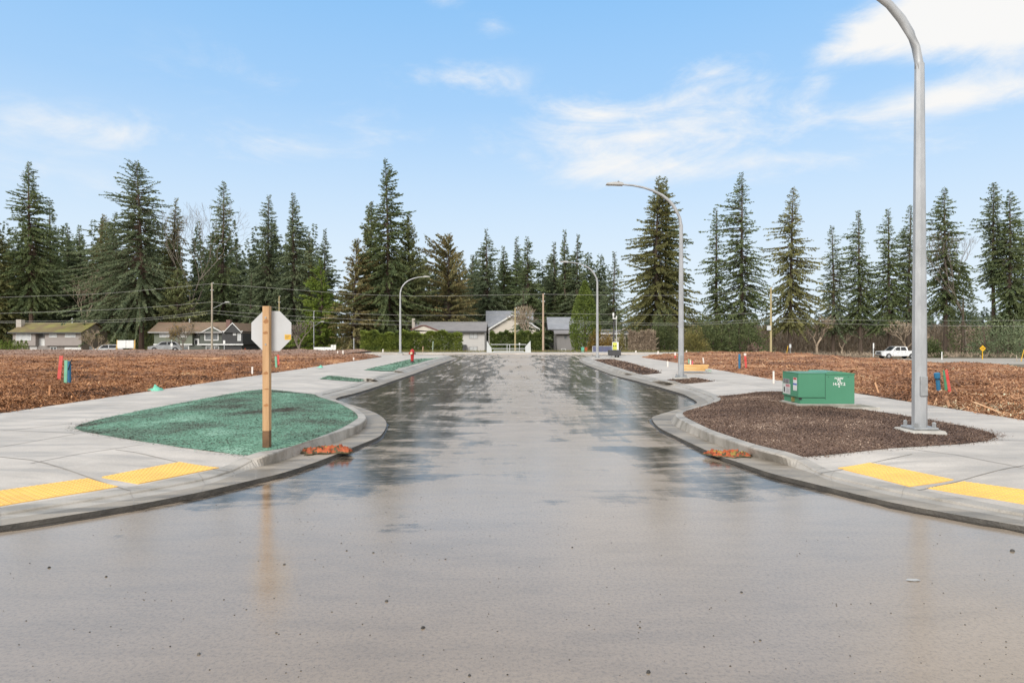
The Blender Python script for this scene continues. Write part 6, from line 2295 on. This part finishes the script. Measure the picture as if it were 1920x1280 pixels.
def bush(px, top, wpx, base, Y, label, mm, n, ls, shape='dome', name="shrub", cat="shrub", depth=None, upright=0.3, stem=True, group=None, seed=1, fat=1.0):
    """leafy solid: dome, column or box, filled with small blades; ragged skin"""
    s = Y / F
    x, zt_ = XZ(px, top, Y)
    z0 = min(XZ(px, base, Y)[1], gzf(x, Y))
    H, W = zt_ - z0, wpx * s
    dp = depth or W
    r = np.random.default_rng(seed + int(px))
    a = r.uniform(0, 2 * np.pi, n)
    q = r.uniform(0, 1, n)
    rr = np.sqrt(r.uniform(0.25, 1, n))
    if shape == 'column':
        z = q ** 0.9
        rad = np.where(z < 0.3, 0.80 + 0.2 * z / 0.3, np.maximum(1 - ((z - 0.3) / 0.7) ** 1.7, 0.02))
        pos = np.stack([np.cos(a) * rr * rad * W / 2, np.sin(a) * rr * rad * dp / 2, z * H], 1)
        out = np.stack([np.cos(a), np.sin(a), np.full(n, upright * 3)], 1)
    elif shape == 'box':
        fx = r.uniform(-1, 1, n)
        fy = np.where(r.uniform(0, 1, n) < .6, -1 + 0.25 * r.exponential(0.6, n), r.uniform(-1, 1, n))
        bump = 0.90 + 0.06 * np.sin(fx * 9 + seed) + 0.05 * np.sin(fx * 23 + 2 * seed)
        z = q * bump
        z = np.where(r.uniform(0, 1, n) < .25, bump * r.uniform(.9, 1.02, n), z)
        pos = np.stack([fx * W / 2, fy * dp / 2 * (1 + .08 * np.sin(z * 9 + fx * 7)), z * H], 1)
        out = np.stack([fx * .3, np.full(n, -0.8), r.uniform(-.2, 1.0, n)], 1)
    else:
        th = np.arccos(r.uniform(0, 1, n))
        k = 1 + .18 * np.sin(a * 3 + seed) + .14 * np.sin(th * 6 + a * 2) + .1 * np.sin(a * 7)
        pos = np.stack([np.cos(a) * np.sin(th) * rr * k * W / 2, np.sin(a) * np.sin(th) * rr * k * dp / 2, np.cos(th) * rr * k * H * .9], 1)
        out = np.stack([np.cos(a) * np.sin(th), np.sin(a) * np.sin(th), np.cos(th) + upright], 1)
    d = unit(unit(out) + r.normal(0, 0.5, (n, 3)))
    L = ls * r.uniform(0.6, 1.3, n)
    v, f = sprays(pos, d, L, L * fat * r.uniform(.3, .55, n), r.uniform(-1.4, 1.4, n))
    v[:, 2] = np.maximum(v[:, 2], 0.0)
    t = thing(name, label, cat, (x, Y, z0), 0, group)
    link_mesh("foliage", fast_mesh("foliage", v, f), M[mm], t)
    if stem:
        m = MB()
        for k in range(1 if shape == 'column' else 4):
            xx = 0 if shape == 'column' else (k - 1.5) * W * .2
            m.tube([(xx * .6, 0, -.2), (xx, .05, H * .35), (xx * 1.1, 0, H * .72)], [max(.02 * H, .04), .015 * H, .02], 6)
        m.build("stem", M['bark'], t)
    return t


bush(773.5, 620.5, 186, 658, 100, "long clipped laurel hedge in front of the white house", 'hedge', 26000, .34, 'box', "hedge", "hedge", 2.6, stem=True, seed=3)
bush(968, 621, 96, 657, 103, "laurel hedge behind the metal barrier", 'hedge2', 16000, .34, 'box', "hedge", "hedge", 3.0, stem=True, seed=5)
bush(1097, 529, 58, 656, 101, "tall column shaped cedar left of the third street lamp", 'column', 9000, .38, 'column', "column_cedar", "tree", upright=.5)
bush(1118, 616, 34, 656, 99, "rust coloured bush left of the camera trailer", 'rust', 2600, .24, 'dome', seed=2)
bush(1140, 622, 28, 656, 99.5, "rust coloured bush behind the camera trailer", 'rust', 2200, .24, 'dome', seed=4)
bush(1164, 622, 22, 656, 100, "yellowish bush just right of the camera mast", 'olive', 1600, .24, 'dome', seed=6)
bush(1300, 614, 52, 661, 96, "olive bush right of the second street lamp", 'olive', 4200, .28, 'dome', seed=8)
bush(1241, 584, 62, 661, 104, "dark ivy covered shrub behind the second street lamp", 'deepgreen', 5200, .34, 'dome', seed=9)
for k, (px, tp, w) in enumerate(((3, 638, 11), (10.5, 641, 8), (18.5, 640, 9), (26.5, 637.5, 10), (33.5, 641, 8), (40.5, 638.5, 9), (49, 639.5, 9))):
    bush(px, tp, w, 660, 97, ["small cedar at the left edge of the photo", "second small cedar from the left edge", "third small cedar from the left edge", "middle small cedar of the row, widest one",
                              "small cedar third from the right end of the row", "small cedar next to the right end of the row", "small cedar at the right end of the row by the grey house"][k],
         'column', 420, .20, 'column', "small_cedar", "shrub", upright=.6, group="row of small cedars before the grey house", seed=20 + k)
gp_ = "row of bare trimmed hedge poplars behind the camera trailer"
for k, px in enumerate((1182, 1189, 1196.5, 1204, 1211, 1218, 1225)):
    bush(px, 624 + (k * 37 % 5), 6.6, 659, 101, ["bare trimmed poplar at the left end of the row", "second bare trimmed poplar from the left", "third bare trimmed poplar from the left", "middle bare trimmed poplar of the row",
                                                 "third bare trimmed poplar from the right", "second bare trimmed poplar from the right", "bare trimmed poplar at the right end, tallest of the row"][k],
         'twigtan', 700, .75, 'column', "trimmed_poplar", "shrub", upright=3.0, fat=0.22, group=gp_, seed=40 + k)
for k, (px, tp, w, b, y_, mm_, lb) in enumerate(((1330, 585, 74, 664, 106, 'deepgreen', "dark ivy thicket at the foot of the narrow fir"), (1395, 592, 86, 664, 107, 'deepgreen', "dark thicket at the foot of the tallest right fir"),
                                                 (1742, 636, 50, 673, 113, 'deepgreen', "low dark bush right behind the near lamp pole"), (1806, 500, 52, 674, 118, 'deepgreen', "dense ivy mass around the forked bare tree"),
                                                 (1880, 590, 110, 676, 113, 'fir2', "dark evergreen thicket behind the diamond sign"), (1920, 560, 60, 676, 117, 'deepgreen', "dark thicket cut off by the right edge"))):
    bush(px, tp, w, b, y_, lb, mm_, 3600 if w > 60 else 2400, .42, 'dome' if k != 3 else 'column', seed=60 + k, upright=.15)


# ------------------------------------------------------------------ leafless trees
def bare(px, top, base, Y, label, spread, seed, mm='twig', trunk=0.16, depth=6, name="bare_tree", forks=3, low=0.25, leaf=None, up=0.55):
    s = Y / F
    x, zt_ = XZ(px, top, Y)
    z0 = min(XZ(px, base, Y)[1], gzf(x, Y))
    H = zt_ - z0
    rnd = random.Random(seed)
    m = MB()
    tips = []

    def grow(p, d, L, r, lev):
        mid = p + d * L * .5 + Vector((rnd.gauss(0, .05), rnd.gauss(0, .05), 0)) * L
        q = p + d * L
        m.tube([p, mid, q], [r, r * .85, r * .68], 5 if lev < 2 else 3, cap=False)
        tips.append(q)
        if lev >= depth or r < 0.006:
            return
        nb = forks if lev < 3 else 2
        for k in range(nb):
            dv = Vector((rnd.gauss(0, 1), rnd.gauss(0, 1), rnd.gauss(0, .6)))
            dv = (dv - dv.project(d)).normalized()
            ang = spread * rnd.uniform(.5, 1.2)
            nd_ = (d * math.cos(ang) + dv * math.sin(ang) + Vector((0, 0, up * .3))).normalized()
            grow(q if k else q, nd_, L * rnd.uniform(.62, .86), max(r * .68 * rnd.uniform(.8, 1), .020), lev + 1)
    grow(Vector((0, 0, -.2)), Vector((rnd.gauss(0, .06), 0, 1)).normalized(), H * low, trunk, 0)
    zmax = max(q.z for q in tips)
    k = H / zmax
    m.v = [(p[0] * k, p[1] * k, p[2] * k) for p in [tuple(q) for q in m.v]]
    t = thing(name, label, "tree", (x, Y, z0))
    b = m.build("branches", M[mm], t, fix=False)
    if leaf:
        r = np.random.default_rng(seed)
        pts = np.array([tuple(q * k) for q in tips])
        n = leaf[1]
        ps = pts[r.integers(0, len(pts), n)] + r.normal(0, .22, (n, 3))
        d = unit(r.normal(0, 1, (n, 3)))
        L = r.uniform(.10, .22, n)
        v, f = sprays(ps, d, L, L * .5, r.uniform(-1, 1, n))
        tag(link_mesh("buds", fast_mesh("buds", v, f), M[leaf[0]], t), kind="stuff")
    return t


bare(358, 352, 640, 126, "tall leafless tree between the broadest fir and the lone narrow fir", .50, 4, trunk=.30, depth=7, low=.34)
bare(180, 618, 660, 95, "bare bushy tree before the right gable of the grey house", .62, 9, 'twigtan', .10, 6, low=.16, leaf=('olive', 500))
bare(345, 600, 662, 97, "bare spreading tree with rusty buds before the green house", .66, 12, 'twig', .13, 7, low=.2, leaf=('rust', 1400))
bare(560, 600, 662, 104, "leafless shrub right of the stop sign plate", .66, 21, 'twig', .10, 6, low=.12)
bare(992, 572, 660, 106, "pale leafless tree behind the hedge at the barrier", .55, 27, 'twigtan', .16, 7, low=.22, leaf=('twigtan', 900))
bare(155, 500, 640, 125, "pale leafless tree behind the roof of the grey house", .5, 31, 'twigtan', .18, 6, low=.3)
bare(1815, 412, 674, 119, "forked leafless tree clad in ivy right of the near lamp pole", .42, 35, 'twig', .32, 7, low=.36)
bare(1700, 600, 674, 117, "bare brown shrub behind the pickup truck bed", .7, 38, 'twigtan', .10, 6, low=.12)
bare(1532, 590, 668, 121, "bare tan shrub left of the cone shaped fir", .7, 41, 'twigtan', .12, 6, low=.12)
bare(1580, 600, 669, 124, "bare tan shrub right of the thinnest fir", .7, 44, 'twigtan', .10, 6, low=.12)
bare(1420, 640, 668, 92, "reddish root wad heaped on the far edge of the right lot", .95, 48, 'barkred', .16, 4, name="root_wad", low=.2)


# ------------------------------------------------------------------ woods that read as one mass
def wood(name, mm, spots, seed, dens=.55, ls=1.3):
    r = np.random.default_rng(seed)
    V, Fc, b = [], [], 0
    for (x, y, H, Rm) in spots:
        v, f, lv, lf = conifer_arrays(r, H, Rm, cb=.03, p=.75, n_br=int(7.0 * H), dens=dens, ls=ls, irr=.45)
        v = v + np.array([x, y, gzf(x, y) - .3])
        V.append(v)
        Fc.append(f + b)
        b += len(v)
    return tag(link_mesh(name, fast_mesh(name, np.concatenate(V), np.concatenate(Fc)), M[mm]), kind="stuff")


rnd = random.Random(12)
sp = []
for k in range(210):
    px = rnd.uniform(-60, 1140)
    Y = rnd.uniform(150, 185)
    top = (405 + 100 * rnd.random()) if px < 640 else (468 + 62 * rnd.random())
    x = (px - CX) / F * Y
    H = CAMZ - (top - HY) * Y / F - gzf(x, Y)
    sp.append((x, Y, H, rnd.uniform(3.5, 5.5)))
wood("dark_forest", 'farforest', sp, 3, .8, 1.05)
sp = []
for k in range(150):
    px = rnd.uniform(1100, 2000)
    Y = rnd.uniform(230, 330)
    top = 585 + 22 * rnd.random() - 14 * (px > 1780)
    x = (px - CX) / F * Y
    H = CAMZ - (top - HY) * Y / F - gzf(x, Y)
    sp.append((x, Y, H, rnd.uniform(3.0, 5.0)))
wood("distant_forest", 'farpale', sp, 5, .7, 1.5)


def brush(name, mm, x0, x1, y0, y1, hmin, hmax, n, seed, ls=.9):
    r = np.random.default_rng(seed)
    X, Yy = r.uniform(x0, x1, n), r.uniform(y0, y1, n)
    hh = hmin + (hmax - hmin) * np.array([0.5 + 0.5 * noise.noise((a * .12, b * .12, seed)) for a, b in zip(X, Yy)])
    z = gz(X, Yy) + hh * r.uniform(0, 1, n) ** 1.3
    d = unit(np.stack([r.normal(0, .45, n), r.normal(0, .45, n), np.ones(n)], 1))
    L = ls * r.uniform(.5, 1.4, n)
    v, f = sprays(np.stack([X, Yy, z], 1), d, L, L * r.uniform(.06, .16, n), r.uniform(-1.5, 1.5, n))
    return tag(link_mesh(name, fast_mesh(name, v, f), M[mm]), kind="stuff")


brush("dry_brush", 'twigtan', 38, 140, 126, 150, 2.5, 7.5, 60000, 7, 1.0)
brush("dark_undergrowth", 'deepgreen', -125, -15, 128, 146, 1.5, 6.5, 16000, 8, 1.0)
brush("verge_weeds", 'olive', -22, 24, 73, 96, .05, .28, 9000, 9, .22)
brush("verge_weeds", 'twigtan', 24, 140, 108.5, 122, .1, .8, 12000, 10, .5)
